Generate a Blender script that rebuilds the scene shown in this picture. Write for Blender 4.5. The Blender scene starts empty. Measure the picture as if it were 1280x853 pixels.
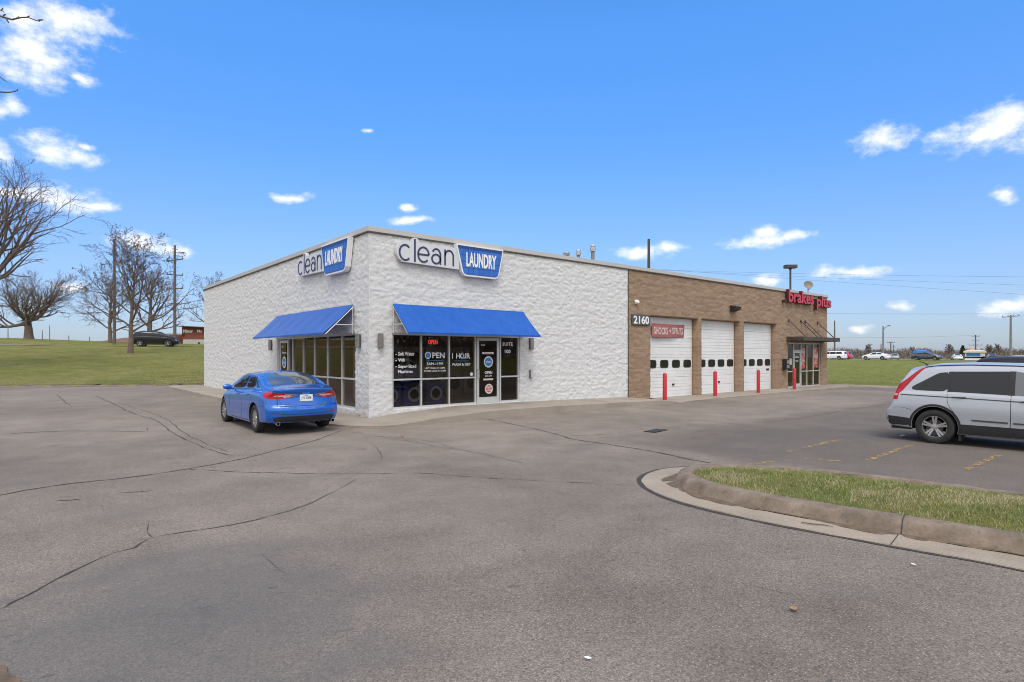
import bpy, bmesh, math, random
import numpy as np
from mathutils import Vector, Matrix
from mathutils.bvhtree import BVHTree
from mathutils.geometry import delaunay_2d_cdt
R = math.radians
random.seed(3)
C = bpy.context.scene.collection
scene = bpy.context.scene

# ------------------------------------------------------------------ camera
# building frame: x runs along the front wall, y along the side wall, corner at the origin
F, PX, HY = 737.0, 640.0, 444.0
CAM = np.array([-7.687, -15.71, 1.8]); FW = np.array([.639, .769]); RT = np.array([.769, -.639])
cd = bpy.data.cameras.new('camera'); cam = bpy.data.objects.new('camera', cd); C.objects.link(cam)
cam.location = CAM; cam.rotation_euler = (R(90), 0, -math.atan2(.639, .769))
cd.sensor_width = 36; cd.lens = 36 * F / 1280; cd.shift_y = (HY - 426.5) / 1280
cd.clip_start = .05; cd.clip_end = 6000
scene.camera = cam
scene.cycles.pixel_filter_type = 'BLACKMAN_HARRIS'; scene.cycles.filter_width = 1.0

def ray(px, py):
    k = (px - PX) / F
    return np.array([*(k * RT + FW), (HY - py) / F])
def at(px, py, depth): return CAM + depth * ray(px, py)
def ground_at(px, depth):                     # the point of the terrain seen in column px at this depth
    p = CAM + depth * ray(px, HY); return (p[0], p[1], hgt(p[0], p[1]))

# ------------------------------------------------------------------ light
SUN_EL, SUN_AZ = 54, 214       # degrees; azimuth clockwise from +y: the sun stands in front of the shopfront, veiled by thin cloud
sd = bpy.data.lights.new('sun', 'SUN'); sun = bpy.data.objects.new('sun', sd); C.objects.link(sun)
sd.energy = 1.0; sd.angle = R(26); sd.color = (1, .955, .89)
sdir = Vector((math.sin(R(SUN_AZ)) * math.cos(R(SUN_EL)), math.cos(R(SUN_AZ)) * math.cos(R(SUN_EL)), math.sin(R(SUN_EL))))
sun.rotation_euler = sdir.to_track_quat('Z', 'Y').to_euler(); sun.location = (0, -10, 30)
scene.view_settings.view_transform = 'Standard'; scene.view_settings.look = 'None'
scene.view_settings.exposure = 0.9; scene.view_settings.gamma = 1

W = bpy.data.worlds.new('World'); scene.world = W; W.use_nodes = True
nt = W.node_tree; N = nt.nodes; L = nt.links
for n in list(N): N.remove(n)
def nd(t, **k):
    n = N.new(t)
    for a, b in k.items():
        if a.startswith('i_'): n.inputs[int(a[2:])].default_value = b
        else: setattr(n, a, b)
    return n
sky = nd('ShaderNodeTexSky', sky_type='NISHITA', sun_disc=False)
sky.sun_elevation = R(SUN_EL); sky.sun_rotation = R(SUN_AZ); sky.altitude = 200; sky.air_density = 1.0; sky.dust_density = .8; sky.ozone_density = 2.2
hs = nd('ShaderNodeHueSaturation'); hs.inputs['Saturation'].default_value = 1.22; hs.inputs['Value'].default_value = 1.0; hs.inputs['Hue'].default_value = .5
L.new(sky.outputs[0], hs.inputs['Color'])
tc = nd('ShaderNodeTexCoord'); sx = nd('ShaderNodeSeparateXYZ'); L.new(tc.outputs['Generated'], sx.inputs[0])
aa = nd('ShaderNodeMath', operation='ARCTAN2'); L.new(sx.outputs[0], aa.inputs[0]); L.new(sx.outputs[1], aa.inputs[1])
ee = nd('ShaderNodeMath', operation='ARCSINE'); L.new(sx.outputs[2], ee.inputs[0])
cv = nd('ShaderNodeCombineXYZ'); L.new(aa.outputs[0], cv.inputs[0]); L.new(ee.outputs[0], cv.inputs[1])
def noise(scale, det, rough, src):
    n = nd('ShaderNodeTexNoise'); n.inputs['Scale'].default_value = scale; n.inputs['Detail'].default_value = det; n.inputs['Roughness'].default_value = rough
    L.new(src, n.inputs['Vector']); return n
st = nd('ShaderNodeVectorMath', operation='MULTIPLY'); L.new(cv.outputs[0], st.inputs[0]); st.inputs[1].default_value = (1, 1.5, 1)
nz = noise(30, 8, .66, st.outputs[0])
wz = noise(9, 3, .5, st.outputs[0])
wsub = nd('ShaderNodeVectorMath', operation='SUBTRACT'); L.new(wz.outputs['Color'], wsub.inputs[0]); wsub.inputs[1].default_value = (.5, .5, .5)
wsc = nd('ShaderNodeVectorMath', operation='MULTIPLY'); L.new(wsub.outputs[0], wsc.inputs[0]); wsc.inputs[1].default_value = (.07, .03, 0)
wadd = nd('ShaderNodeVectorMath', operation='ADD'); L.new(cv.outputs[0], wadd.inputs[0]); L.new(wsc.outputs[0], wadd.inputs[1])
def azel(d): return math.atan2(d[0], d[1]), math.atan2(d[2], math.hypot(d[0], d[1]))
CLOUDS = [(35, 66, 64, 40), (80, 30, 70, 26), (100, 95, 14, 9), (15, 20, 30, 30), (62, 190, 30, 18), (95, 200, 26, 9), (100, 185, 10, 5), (5, 190, 12, 14), (6, 135, 18, 16),
          (70, 246, 62, 15), (15, 240, 40, 11), (115, 255, 28, 8), (185, 304, 38, 13), (215, 312, 26, 7), (90, 360, 24, 7), (362, 246, 24, 6), (510, 260, 11, 5), (515, 277, 24, 5), (458, 163, 6, 2.2),
          (1110, 172, 42, 15), (1235, 165, 72, 22), (1250, 150, 40, 20), (1300, 160, 60, 28), (1255, 246, 18, 9), (950, 302, 52, 9), (948, 290, 16, 9), (980, 298, 24, 7), (1070, 339, 46, 7), (800, 316, 34, 9), (838, 307, 20, 6), (965, 352, 22, 6),
          (1120, 384, 14, 6), (1075, 412, 16, 5), (1265, 385, 30, 10)]
md = None
for (px, py, w, h) in CLOUDS:
    a0, e0 = azel(ray(px, py)); a1, _ = azel(ray(px + w, py)); _, e1 = azel(ray(px, py - h))
    s = nd('ShaderNodeVectorMath', operation='SUBTRACT'); L.new(wadd.outputs[0], s.inputs[0]); s.inputs[1].default_value = (a0, e0, 0)
    m = nd('ShaderNodeVectorMath', operation='MULTIPLY'); L.new(s.outputs[0], m.inputs[0]); m.inputs[1].default_value = (1 / abs(a1 - a0) / 1.15, 1 / abs(e1 - e0) / 1.2, 0)
    l = nd('ShaderNodeVectorMath', operation='LENGTH'); L.new(m.outputs[0], l.inputs[0])
    if md is None: md = l.outputs['Value']
    else:
        q = nd('ShaderNodeMath', operation='SMOOTH_MIN'); q.inputs[2].default_value = .25; L.new(md, q.inputs[0]); L.new(l.outputs['Value'], q.inputs[1]); md = q.outputs[0]
n1 = nd('ShaderNodeMath', operation='MULTIPLY_ADD'); L.new(nz.outputs['Fac'], n1.inputs[0]); n1.inputs[1].default_value = 2.5; n1.inputs[2].default_value = -.4
n2 = nd('ShaderNodeMath', operation='SUBTRACT'); L.new(n1.outputs[0], n2.inputs[0]); L.new(md, n2.inputs[1])
al = nd('ShaderNodeMapRange', interpolation_type='SMOOTHSTEP'); L.new(n2.outputs[0], al.inputs[0]); al.inputs[1].default_value = -.35; al.inputs[2].default_value = 1.0; al.inputs[3].default_value = 0; al.inputs[4].default_value = .96
# pale veil of high cloud and humid air low over the horizon
hz = nd('ShaderNodeMapRange', interpolation_type='SMOOTHSTEP'); L.new(ee.outputs[0], hz.inputs[0]); hz.inputs[1].default_value = .36; hz.inputs[2].default_value = -.02; hz.inputs[3].default_value = 0; hz.inputs[4].default_value = .42
# clear winter air: deeper blue low down, lighter overhead than the bare model
er = nd('ShaderNodeMapRange'); L.new(ee.outputs[0], er.inputs[0]); er.inputs[1].default_value = 0; er.inputs[2].default_value = 1.0
rp = nd('ShaderNodeValToRGB'); L.new(er.outputs[0], rp.inputs[0]); re_ = rp.color_ramp.elements
while len(re_) < 5: re_.new(.5)
for e_, (p_, c_) in zip(re_, ((0, (.47, .48, .58)), (.06, (.51, .55, .72)), (.25, (.69, .81, 1.02)), (.5, (.84, 1.16, 1.4)), (1, (.8, 1.1, 1.35)))): e_.position = p_; e_.color = (*c_, 1)
gr = nd('ShaderNodeMixRGB', blend_type='MULTIPLY'); gr.inputs[0].default_value = 1; L.new(hs.outputs[0], gr.inputs[1]); L.new(rp.outputs[0], gr.inputs[2])
mx0 = nd('ShaderNodeMixRGB'); L.new(hz.outputs[0], mx0.inputs[0]); L.new(gr.outputs[0], mx0.inputs[1]); mx0.inputs[2].default_value = (2.0, 2.7, 3.8, 1)
# unseen bright cloud bank, added behind and above the camera to whiten the light
vd = nd('ShaderNodeVectorMath', operation='DOT_PRODUCT'); L.new(tc.outputs['Generated'], vd.inputs[0]); vd.inputs[1].default_value = (-.5, -.5, .72)
vn = noise(3.0, 4, .55, tc.outputs['Generated']); va = nd('ShaderNodeMath', operation='MULTIPLY_ADD'); L.new(vn.outputs['Fac'], va.inputs[0]); va.inputs[1].default_value = .5; L.new(vd.outputs['Value'], va.inputs[2])
vm = nd('ShaderNodeMapRange', interpolation_type='SMOOTHSTEP'); L.new(va.outputs[0], vm.inputs[0]); vm.inputs[1].default_value = .18; vm.inputs[2].default_value = .72; vm.inputs[3].default_value = 0; vm.inputs[4].default_value = .85
mxv = nd('ShaderNodeMixRGB'); L.new(vm.outputs[0], mxv.inputs[0]); L.new(mx0.outputs[0], mxv.inputs[1]); mxv.inputs[2].default_value = (6.6, 6.45, 6.2, 1)
mx = nd('ShaderNodeMixRGB'); L.new(al.outputs[0], mx.inputs[0]); L.new(mxv.outputs[0], mx.inputs[1]); mx.inputs[2].default_value = (5.6, 5.6, 5.7, 1)
bg = nd('ShaderNodeBackground'); bg.inputs[1].default_value = .115; L.new(mx.outputs[0], bg.inputs[0])
wo = nd('ShaderNodeOutputWorld'); L.new(bg.outputs[0], wo.inputs[0])

# ------------------------------------------------------------------ helpers
class MB:
    """collects boxes, tubes and lathes that become ONE mesh object"""
    def __init__(s): s.v, s.f, s.m = [], [], []
    def add(s, vs, fs, mi=0):
        o = len(s.v); s.v += [tuple(map(float, p)) for p in vs]; s.f += [tuple(i + o for i in f) for f in fs]; s.m += [mi] * len(fs)
    def box(s, a, b, mi=0):
        (x0, y0, z0), (x1, y1, z1) = a, b
        x0, x1 = min(x0, x1), max(x0, x1); y0, y1 = min(y0, y1), max(y0, y1); z0, z1 = min(z0, z1), max(z0, z1)
        s.add([(x0, y0, z0), (x1, y0, z0), (x1, y1, z0), (x0, y1, z0), (x0, y0, z1), (x1, y0, z1), (x1, y1, z1), (x0, y1, z1)],
              [(3, 2, 1, 0), (4, 5, 6, 7), (0, 1, 5, 4), (1, 2, 6, 5), (2, 3, 7, 6), (3, 0, 4, 7)], mi)
    def tube(s, pts, r, n=8, mi=0, cap=True):
        pts = [np.array(p, float) for p in pts]; rs = r if hasattr(r, '__len__') else [r] * len(pts)
        vs, fs = [], []; ref = None
        for i, p in enumerate(pts):
            t = pts[min(i + 1, len(pts) - 1)] - pts[max(i - 1, 0)]; t /= (np.linalg.norm(t) + 1e-9)
            if ref is None or abs(ref @ t) > .95: ref = np.array([0, 0, 1.]) if abs(t[2]) < .9 else np.array([1., 0, 0])
            a = np.cross(t, ref); a /= np.linalg.norm(a); b = np.cross(t, a); ref = -b if False else ref
            for k in range(n):
                g = 2 * math.pi * k / n; vs.append(p + rs[i] * (a * math.cos(g) + b * math.sin(g)))
        for i in range(len(pts) - 1):
            for k in range(n): fs.append((i * n + k, i * n + (k + 1) % n, (i + 1) * n + (k + 1) % n, (i + 1) * n + k))
        if cap: fs.append(tuple(range(n))[::-1]); fs.append(tuple(range((len(pts) - 1) * n, len(pts) * n)))
        s.add(vs, fs, mi)
    def lathe(s, prof, n=24, axis='z', c=(0, 0, 0), mi=0, cap=True):
        vs, fs = [], []
        for (r, h) in prof:
            for k in range(n):
                g = 2 * math.pi * k / n; x, y = r * math.cos(g), r * math.sin(g)
                vs.append({'z': (c[0] + x, c[1] + y, c[2] + h), 'y': (c[0] + x, c[1] + h, c[2] + y), 'x': (c[0] + h, c[1] + x, c[2] + y)}[axis])
        for i in range(len(prof) - 1):
            for k in range(n): fs.append((i * n + k, i * n + (k + 1) % n, (i + 1) * n + (k + 1) % n, (i + 1) * n + k))
        if cap: fs.append(tuple(range(n))[::-1]); fs.append(tuple(range((len(prof) - 1) * n, len(prof) * n)))
        s.add(vs, fs, mi)
    def prism(s, poly, h0, h1, fr, mi=0, grow=0):
        """outline poly (u,v) extruded between distances h0 and h1 in frame fr"""
        n = len(poly)
        s.add([fr(u, v, h0) for u, v in poly] + [fr(u, v, h1) for u, v in poly],
              [tuple(range(n))[::-1], tuple(range(n, 2 * n))] + [(i, (i + 1) % n, n + (i + 1) % n, n + i) for i in range(n)], mi)
    def build(s, name, mats, parent=None, smooth=False, bevel=0, loc=None, rot=None):
        me = bpy.data.meshes.new(name); me.from_pydata(s.v, [], s.f)
        mats = mats if isinstance(mats, (list, tuple)) else [mats]
        for m in mats: me.materials.append(m)
        me.polygons.foreach_set('material_index', s.m)
        bm = bmesh.new(); bm.from_mesh(me); bmesh.ops.recalc_face_normals(bm, faces=bm.faces[:])
        if bevel:
            es = [e for e in bm.edges if len(e.link_faces) == 2 and e.calc_face_angle(0) > .5]
            bmesh.ops.bevel(bm, geom=es, offset=bevel, segments=2, affect='EDGES', clamp_overlap=True)
        bm.to_mesh(me); bm.free()
        if smooth: set_smooth(me)
        return link(name, me, parent, loc, rot)
def set_smooth(me, ang=40):
    me.polygons.foreach_set('use_smooth', [True] * len(me.polygons)); me.set_sharp_from_angle(angle=R(ang))
def link(name, me, parent=None, loc=None, rot=None):
    o = bpy.data.objects.new(name, me); C.objects.link(o)
    if parent: o.parent = parent
    if loc is not None: o.location = loc
    if rot is not None: o.rotation_euler = rot
    return o
def tag(o, label=None, cat=None, group=None, kind=None):
    if label: o['label'] = label
    if cat: o['category'] = cat
    if group: o['group'] = group
    if kind: o['kind'] = kind
    return o
def thing(name, label, cat, loc=(0, 0, 0), rz=0, group=None):
    o = bpy.data.objects.new(name, None); C.objects.link(o); o.location = loc; o.rotation_euler = (0, 0, rz); o.empty_display_size = .2
    return tag(o, label, cat, group)
def copy_tree(o, parent=None):
    c = o.copy(); C.objects.link(c)
    if parent: c.parent = parent
    for ch in list(o.children): copy_tree(ch, c)
    return c
def mesh_np(name, v, f, mats, parent=None, smooth=False, mi=None):
    me = bpy.data.meshes.new(name); v = np.asarray(v, np.float32); f = np.asarray(f, np.int32); k = f.shape[1]
    me.vertices.add(len(v)); me.vertices.foreach_set('co', v.ravel())
    me.loops.add(f.size); me.loops.foreach_set('vertex_index', f.ravel())
    me.polygons.add(len(f)); me.polygons.foreach_set('loop_start', np.arange(0, f.size, k, dtype=np.int32))
    if mi is not None: me.polygons.foreach_set('material_index', np.asarray(mi, np.int32))
    for m in (mats if isinstance(mats, (list, tuple)) else [mats]): me.materials.append(m)
    me.update(calc_edges=True); me.validate()
    if smooth: me.polygons.foreach_set('use_smooth', [True] * len(me.polygons))
    return link(name, me, parent)

def vnoise(x, y, seed=0):
    x = np.asarray(x, float); y = np.asarray(y, float); xi = np.floor(x); yi = np.floor(y); fx = x - xi; fy = y - yi
    def h(a, b):
        v = np.sin(a * 127.1 + b * 311.7 + seed * 74.7) * 43758.5453; return v - np.floor(v)
    u = fx * fx * (3 - 2 * fx); w = fy * fy * (3 - 2 * fy)
    return (h(xi, yi) * (1 - u) + h(xi + 1, yi) * u) * (1 - w) + (h(xi, yi + 1) * (1 - u) + h(xi + 1, yi + 1) * u) * w
def fbm(x, y, o=4, seed=0):
    s = 0; a = .5
    for i in range(o): s = s + a * vnoise(x * 2 ** i, y * 2 ** i, seed + i * 3); a *= .5
    return s / (1 - .5 ** o)
def ss(x, a, b):
    t = np.clip((np.asarray(x, float) - a) / (b - a), 0, 1); return t * t * (3 - 2 * t)

# ------------------------------------------------------------------ materials
def mat(name, base, rough=.6, metal=0, coat=0, emis=None, estr=0, spec=None):
    m = bpy.data.materials.new(name); m.use_nodes = True; b = m.node_tree.nodes['Principled BSDF']
    b.inputs['Base Color'].default_value = (*base, 1); b.inputs['Roughness'].default_value = rough; b.inputs['Metallic'].default_value = metal
    b.inputs['Coat Weight'].default_value = coat; b.inputs['Coat Roughness'].default_value = .06
    if spec is not None: b.inputs['Specular IOR Level'].default_value = spec
    if emis: b.inputs['Emission Color'].default_value = (*emis, 1); b.inputs['Emission Strength'].default_value = estr
    return m
class G:
    """small node-graph writer for one material"""
    def __init__(s, m): s.m = m; s.t = m.node_tree; s.b = s.t.nodes['Principled BSDF']; s.co = s.t.nodes.new('ShaderNodeTexCoord').outputs['Object']
    def n(s, t, ins=(), **k):
        q = s.t.nodes.new(t)
        for a, b in k.items(): setattr(q, a, b)
        for key, val in dict(ins).items():
            if hasattr(val, 'is_output'): s.t.links.new(val, q.inputs[key])
            else: q.inputs[key].default_value = val
        return q
    def noise(s, sc, det=4, ro=.55, vec=None, out='Fac', dist=0): return s.n('ShaderNodeTexNoise', {'Vector': vec or s.co, 'Scale': sc, 'Detail': det, 'Roughness': ro, 'Distortion': dist}).outputs[out]
    def ramp(s, f, stops, interp='LINEAR'):
        q = s.n('ShaderNodeValToRGB', {0: f}); r = q.color_ramp; r.interpolation = interp
        while len(r.elements) < len(stops): r.elements.new(.5)
        for e, (p, c) in zip(r.elements, stops): e.position = p; e.color = (*c, 1) if len(c) == 3 else c
        return q.outputs[0]
    def mr(s, f, a, b, c=0, d=1): return s.n('ShaderNodeMapRange', {0: f, 1: a, 2: b, 3: c, 4: d}, interpolation_type='SMOOTHSTEP').outputs[0]
    def mix(s, f, a, b, bt='MIX'):
        def cc(x): return x if hasattr(x, 'is_output') else (*x, 1)
        return s.n('ShaderNodeMixRGB', {0: f, 1: cc(a), 2: cc(b)}, blend_type=bt).outputs[0]
    def math(s, op, a, b): return s.n('ShaderNodeMath', {0: a, 1: b}, operation=op).outputs[0]
    def mapping(s, sc, rot=(0, 0, 0), vec=None): return s.n('ShaderNodeMapping', {0: vec or s.co, 2: rot, 3: sc}).outputs[0]
    def col(s, c): s.t.links.new(c, s.b.inputs['Base Color'])
    def rough(s, c): s.t.links.new(c, s.b.inputs['Roughness'])
    def bump(s, h, st=.5, d=.01):
        q = s.n('ShaderNodeBump', {'Height': h, 'Strength': st, 'Distance': d}); s.t.links.new(q.outputs[0], s.b.inputs['Normal'])
def worn(name, base, var=.15, sc=3, rough=.6, bump=0, bsc=60, metal=0, coat=0):
    m = mat(name, base, rough, metal, coat); g = G(m)
    lo = tuple(c * (1 - var) for c in base); hi = tuple(min(1, c * (1 + var)) for c in base)
    g.col(g.ramp(g.noise(sc, 6, .6), [(.3, lo), (.7, hi)]))
    if bump: g.bump(g.noise(bsc, 4), bump, .004)
    return m

M = {}
# asphalt: worn, warm grey with pale aggregate, darker sealed and oily patches
m = M['asphalt'] = mat('asphalt', (.2, .2, .2), .92, spec=.2); g = G(m)
big = g.noise(.16, 4, .5, dist=.3); med = g.noise(1.1, 5, .6)
c = g.ramp(big, [(.34, (.145, .125, .108)), (.5, (.205, .175, .15)), (.66, (.255, .216, .184))])
c = g.mix(.35, c, g.ramp(med, [(.3, (.12, .104, .09)), (.7, (.285, .244, .208))]))
fine = g.noise(75, 3, .65); c = g.mix(.8, c, g.ramp(fine, [(.3, (.18, .172, .165)), (.46, (.44, .43, .42)), (.58, (.66, .65, .635)), (.7, (.84, .83, .81))]), 'OVERLAY')
vor = g.n('ShaderNodeTexVoronoi', {'Vector': g.co, 'Scale': 62.0}); agg = g.mr(g.n('ShaderNodeSeparateColor', {0: vor.outputs['Color']}).outputs[0], .84, .9); near = g.mr(vor.outputs['Distance'], .4, .22)
c = g.mix(g.math('MULTIPLY', g.math('MULTIPLY', agg, near), .5), c, (.56, .5, .44))
# scattered small dark flecks, streaks and bluish sealed stains
st1 = g.mr(g.noise(2.3, 3, .5, vec=g.mapping((1, 1, 1), (0, 0, .6))), .66, .75); c = g.mix(g.math('MULTIPLY', st1, .4), c, (.1, .094, .09))
st2 = g.mr(g.noise(.3, 5, .6, vec=g.mapping((1, 2.4, 1), (0, 0, .75))), .54, .7); c = g.mix(g.math('MULTIPLY', st2, .5), c, (.14, .133, .128))
sq = g.n('ShaderNodeSeparateXYZ', {0: g.co}); wob = g.math('MULTIPLY', g.noise(.7, 4, .6), 2.4)
bay = g.math('MULTIPLY', g.mr(g.math('ADD', sq.outputs[0], wob), 3.0, 3.9), g.mr(g.math('ADD', sq.outputs[1], wob), -5.2, -6.6)); c = g.mix(g.math('MULTIPLY', bay, .55), c, (.09, .08, .073))
dm = g.n('ShaderNodeVectorMath', {0: g.co, 1: (-6.9, -10.9, 0)}, operation='DISTANCE').outputs['Value']; dk = g.mr(g.math('ADD', dm, g.math('MULTIPLY', g.noise(.9, 5, .65), 2.6)), 3.7, 1.9); c = g.mix(g.math('MULTIPLY', dk, .62), c, (.105, .104, .106))
st3 = g.mr(g.noise(5.5, 2, .5, vec=g.mapping((1, 2.5, 1), (0, 0, .7))), .7, .74); c = g.mix(g.math('MULTIPLY', st3, .55), c, (.08, .074, .07))
g.col(c); g.bump(g.math('ADD', g.noise(110, 3, .6), g.math('MULTIPLY', med, .7)), .55, .006)
M['crack'] = worn('asphalt_crack', (.042, .039, .036), .35, 12, .95)
M['seal'] = worn('sealed_patch', (.06, .06, .062), .3, 5, .8)
m = M['concrete'] = mat('concrete', (.3, .26, .21), .9); g = G(m)
c = g.ramp(g.noise(.9, 6, .62), [(.28, (.2, .165, .13)), (.5, (.31, .262, .21)), (.72, (.38, .33, .27))])
c = g.mix(.4, c, g.ramp(g.noise(40, 3), [(.3, (.16, .13, .1)), (.7, (.42, .37, .31))]))
g.col(c); g.bump(g.noise(70, 4), .4, .005)
m = M['gutter'] = mat('gutter_concrete', (.36, .3, .23), .9); g = G(m)
c = g.ramp(g.noise(1.6, 6, .62), [(.28, (.2, .155, .113)), (.5, (.29, .232, .175)), (.72, (.345, .285, .22))])
g.col(g.mix(.35, c, g.ramp(g.noise(60, 3), [(.3, (.18, .145, .11)), (.7, (.5, .44, .37))]))); g.bump(g.noise(90, 4), .35, .004)
m = M['kerb'] = mat('kerb_concrete', (.25, .2, .16), .92); g = G(m)
sep = g.n('ShaderNodeSeparateXYZ', {0: g.co})
c = g.ramp(g.noise(3, 7, .66), [(.25, (.1, .075, .056)), (.5, (.2, .155, .117)), (.75, (.29, .235, .182))])
pit = g.mr(g.noise(26, 4, .6), .56, .68); c = g.mix(g.math('MULTIPLY', pit, .5), c, (.09, .07, .055)); g.col(c); g.bump(g.math('ADD', g.noise(40, 5, .7), g.noise(7, 3)), .8, .012)
# lawns: olive green winter grass with straw
def grass(name, s, dry):
    m = mat(name, (.09, .12, .03), .95, spec=.1); g = G(m)
    a = g.noise(.22 * s, 5, .6); b = g.noise(1.5 * s, 5, .7, vec=g.mapping((1, 1, 1)))
    c = g.ramp(a, [(.3, (.135, .165, .05)), (.48, (.215, .21, .072)), (.62, (.265, .24, .088)), (.75, (.31, .255, .11))])
    c2 = g.ramp(b, [(.28, (.085, .12, .034)), (.5, (.19, .2, .072)), (.72, (.34, .3, .155))])
    c = g.mix(.5, c, c2); f = g.noise(30, 3, .7)
    c = g.mix(.6, c, g.ramp(f, [(.3, (.3, .3, .28)), (.5, (.5, .5, .48)), (.7, (.72, .7, .66))]), 'OVERLAY')
    c = g.mix(g.mr(g.noise(.8, 6, .7, vec=g.mapping((.6, 1.6, 1), (0, 0, .35))), .5, .62, 0, .75), c, (.2, .155, .08))
    c = g.mix(g.mr(g.noise(1.7, 5, .7, vec=g.mapping((.35, .9, 1), (0, 0, .35))), .5, .6, 0, .75), c, (.1, .145, .045)); c = g.mix(g.mr(g.noise(6, 4, .75), .56, .7, 0, .45), c, (.34, .3, .17))
    c = g.mix(1, c, (1.0, .98, .8), 'MULTIPLY')
    if not dry: c = g.mix(g.mr(g.n('ShaderNodeSeparateXYZ', {0: g.co}).outputs[0], 31, 34, 0, .5), c, g.mix(1, c, (.84, 1.0, .68), 'MULTIPLY'))
    if not dry: c = g.mix(g.mr(g.n('ShaderNodeSeparateXYZ', {0: g.co}).outputs[0], -24, -30, 0, .8), c, g.mix(1, c, (.9, .68, .6), 'MULTIPLY'))
    if dry: c = g.mix(dry, c, (.26, .225, .11))
    g.col(c); g.bump(g.math('ADD', g.noise(35, 4, .7), g.noise(5, 3)), 1, .06); return m
M['grass'] = grass('lawn', 1, 0)
M['island'] = grass('island_turf', 3, .25)
def blade_mat(name, a, b):
    m = mat(name, a, .8, spec=.2); g = G(m); o = g.n('ShaderNodeNewGeometry').outputs['Random Per Island']
    g.col(g.ramp(o, [(0, a), (.45, tuple((p + q) / 2 for p, q in zip(a, b))), (1, b)])); return m
M['blade'] = blade_mat('grass_blade', (.12, .18, .045), (.31, .32, .12))
M['straw'] = blade_mat('straw_blade', (.32, .28, .15), (.52, .46, .29))
M['dirt'] = worn('dirt', (.13, .09, .06), .4, 9, .95, .6, 50)
M['road'] = worn('road_asphalt', (.2, .19, .18), .15, .6, .9, .3, 90)
# split-face block painted white
m = M['white_block'] = mat('white_painted_block', (.74, .735, .72), .75); g = G(m)
c = g.ramp(g.noise(9, 6, .72, vec=g.mapping((1, 1, 1.5))), [(.28, (.48, .475, .465)), (.42, (.635, .63, .62)), (.6, (.69, .685, .675)), (.75, (.73, .725, .715))])  # grey mottling: grime plus the shade of the rough faces, put into the colour
low = g.mr(g.n('ShaderNodeSeparateXYZ', {0: g.co}).outputs[2], .45, -.05); c = g.mix(g.math('MULTIPLY', low, g.mr(g.noise(2.5, 6, .7), .42, .66, 0, .55)), c, (.5, .45, .38))
g.col(c); g.bump(g.math('ADD', g.noise(30, 6, .75, vec=g.mapping((1, 1, 1.7))), g.noise(9, 3)), .9, .025)
# tan split-face block
m = M['tan_block'] = mat('tan_block', (.3, .19, .12), .85); g = G(m)
sp = g.n('ShaderNodeSeparateXYZ', {0: g.co}); uv = g.n('ShaderNodeCombineXYZ', {0: g.math('ADD', sp.outputs[0], sp.outputs[1]), 1: sp.outputs[2]}).outputs[0]
br = g.n('ShaderNodeTexBrick', {'Vector': uv, 'Color1': (.225, .142, .09, 1), 'Color2': (.41, .285, .195, 1), 'Mortar': (.3, .24, .185, 1), 'Scale': 1.0, 'Mortar Size': .007, 'Mortar Smooth': .3, 'Bias': 0.0, 'Brick Width': .4, 'Row Height': .1015}); br.offset = .5
c = g.mix(.4, br.outputs['Color'], g.ramp(g.noise(14, 5, .7, vec=g.mapping((1, 1, 2.2))), [(.28, (.12, .07, .04)), (.5, (.28, .18, .112)), (.72, (.43, .31, .215))]))
c = g.mix(.25, c, g.ramp(g.noise(.8, 4, .6), [(.3, (.2, .13, .085)), (.7, (.36, .25, .17))]))
g.col(c); g.bump(g.math('ADD', g.math('MULTIPLY', br.outputs['Fac'], -.6), g.noise(38, 5, .7)), .7, .014)
M['cap'] = worn('cap_metal', (.47, .455, .43), .06, .7, .45)
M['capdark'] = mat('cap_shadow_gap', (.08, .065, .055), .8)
M['alu'] = worn('aluminium', (.62, .62, .6), .06, 2, .38, metal=.35)
M['black'] = mat('black_rubber', (.018, .018, .018), .6)
M['dark'] = worn('dark_metal', (.05, .047, .045), .25, 6, .5)
M['bronze'] = worn('bronze_metal', (.085, .066, .055), .3, 3, .5, metal=.3)
M['red'] = worn('red_paint', (.5, .02, .03), .12, 5, .45, .1, 20)
m = M['door_white'] = mat('door_white', (.66, .66, .655), .45); g = G(m); g.col(g.ramp(g.noise(1.8, 6, .65), [(.3, (.66, .66, .65)), (.6, (.73, .73, .725))]))
M['white'] = mat('white_vinyl', (.8, .8, .8), .5)
M['ink'] = mat('navy_letters', (.03, .035, .09), .4)
M['blue_decal'] = mat('blue_decal', (.03, .22, .55), .5)
M['red_decal'] = mat('red_decal', (.55, .06, .04), .5)
M['orange'] = mat('orange_poster', (.6, .22, .07), .6)
m = M['poster'] = mat('poster', (.5, .1, .06), .6); g = G(m); g.col(g.ramp(g.noise(3.1, 2, .5, vec=g.mapping((1, 1, 1.6))), [(.36, (.5, .06, .07)), (.47, (.58, .2, .06)), (.55, (.62, .42, .35)), (.64, (.5, .08, .05))], 'CONSTANT'))
M['sign_face'] = mat('sign_face', (.6, .61, .63), .4)
m = M['sign_blue'] = mat('sign_blue', (.02, .1, .42), .35); g = G(m)
sp = g.n('ShaderNodeSeparateXYZ', {0: g.co}); uv = g.n('ShaderNodeCombineXYZ', {0: g.math('ADD', sp.outputs[0], sp.outputs[1]), 1: sp.outputs[2]}).outputs[0]
br = g.n('ShaderNodeTexBrick', {'Vector': uv, 'Color1': (.018, .12, .47, 1), 'Color2': (.03, .16, .54, 1), 'Mortar': (.012, .07, .32, 1), 'Scale': 1.0, 'Mortar Size': .014, 'Brick Width': .21, 'Row Height': .2}); br.offset = 0; g.col(br.outputs['Color'])
M['sign_navy'] = mat('sign_navy', (.012, .045, .2), .4)
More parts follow.
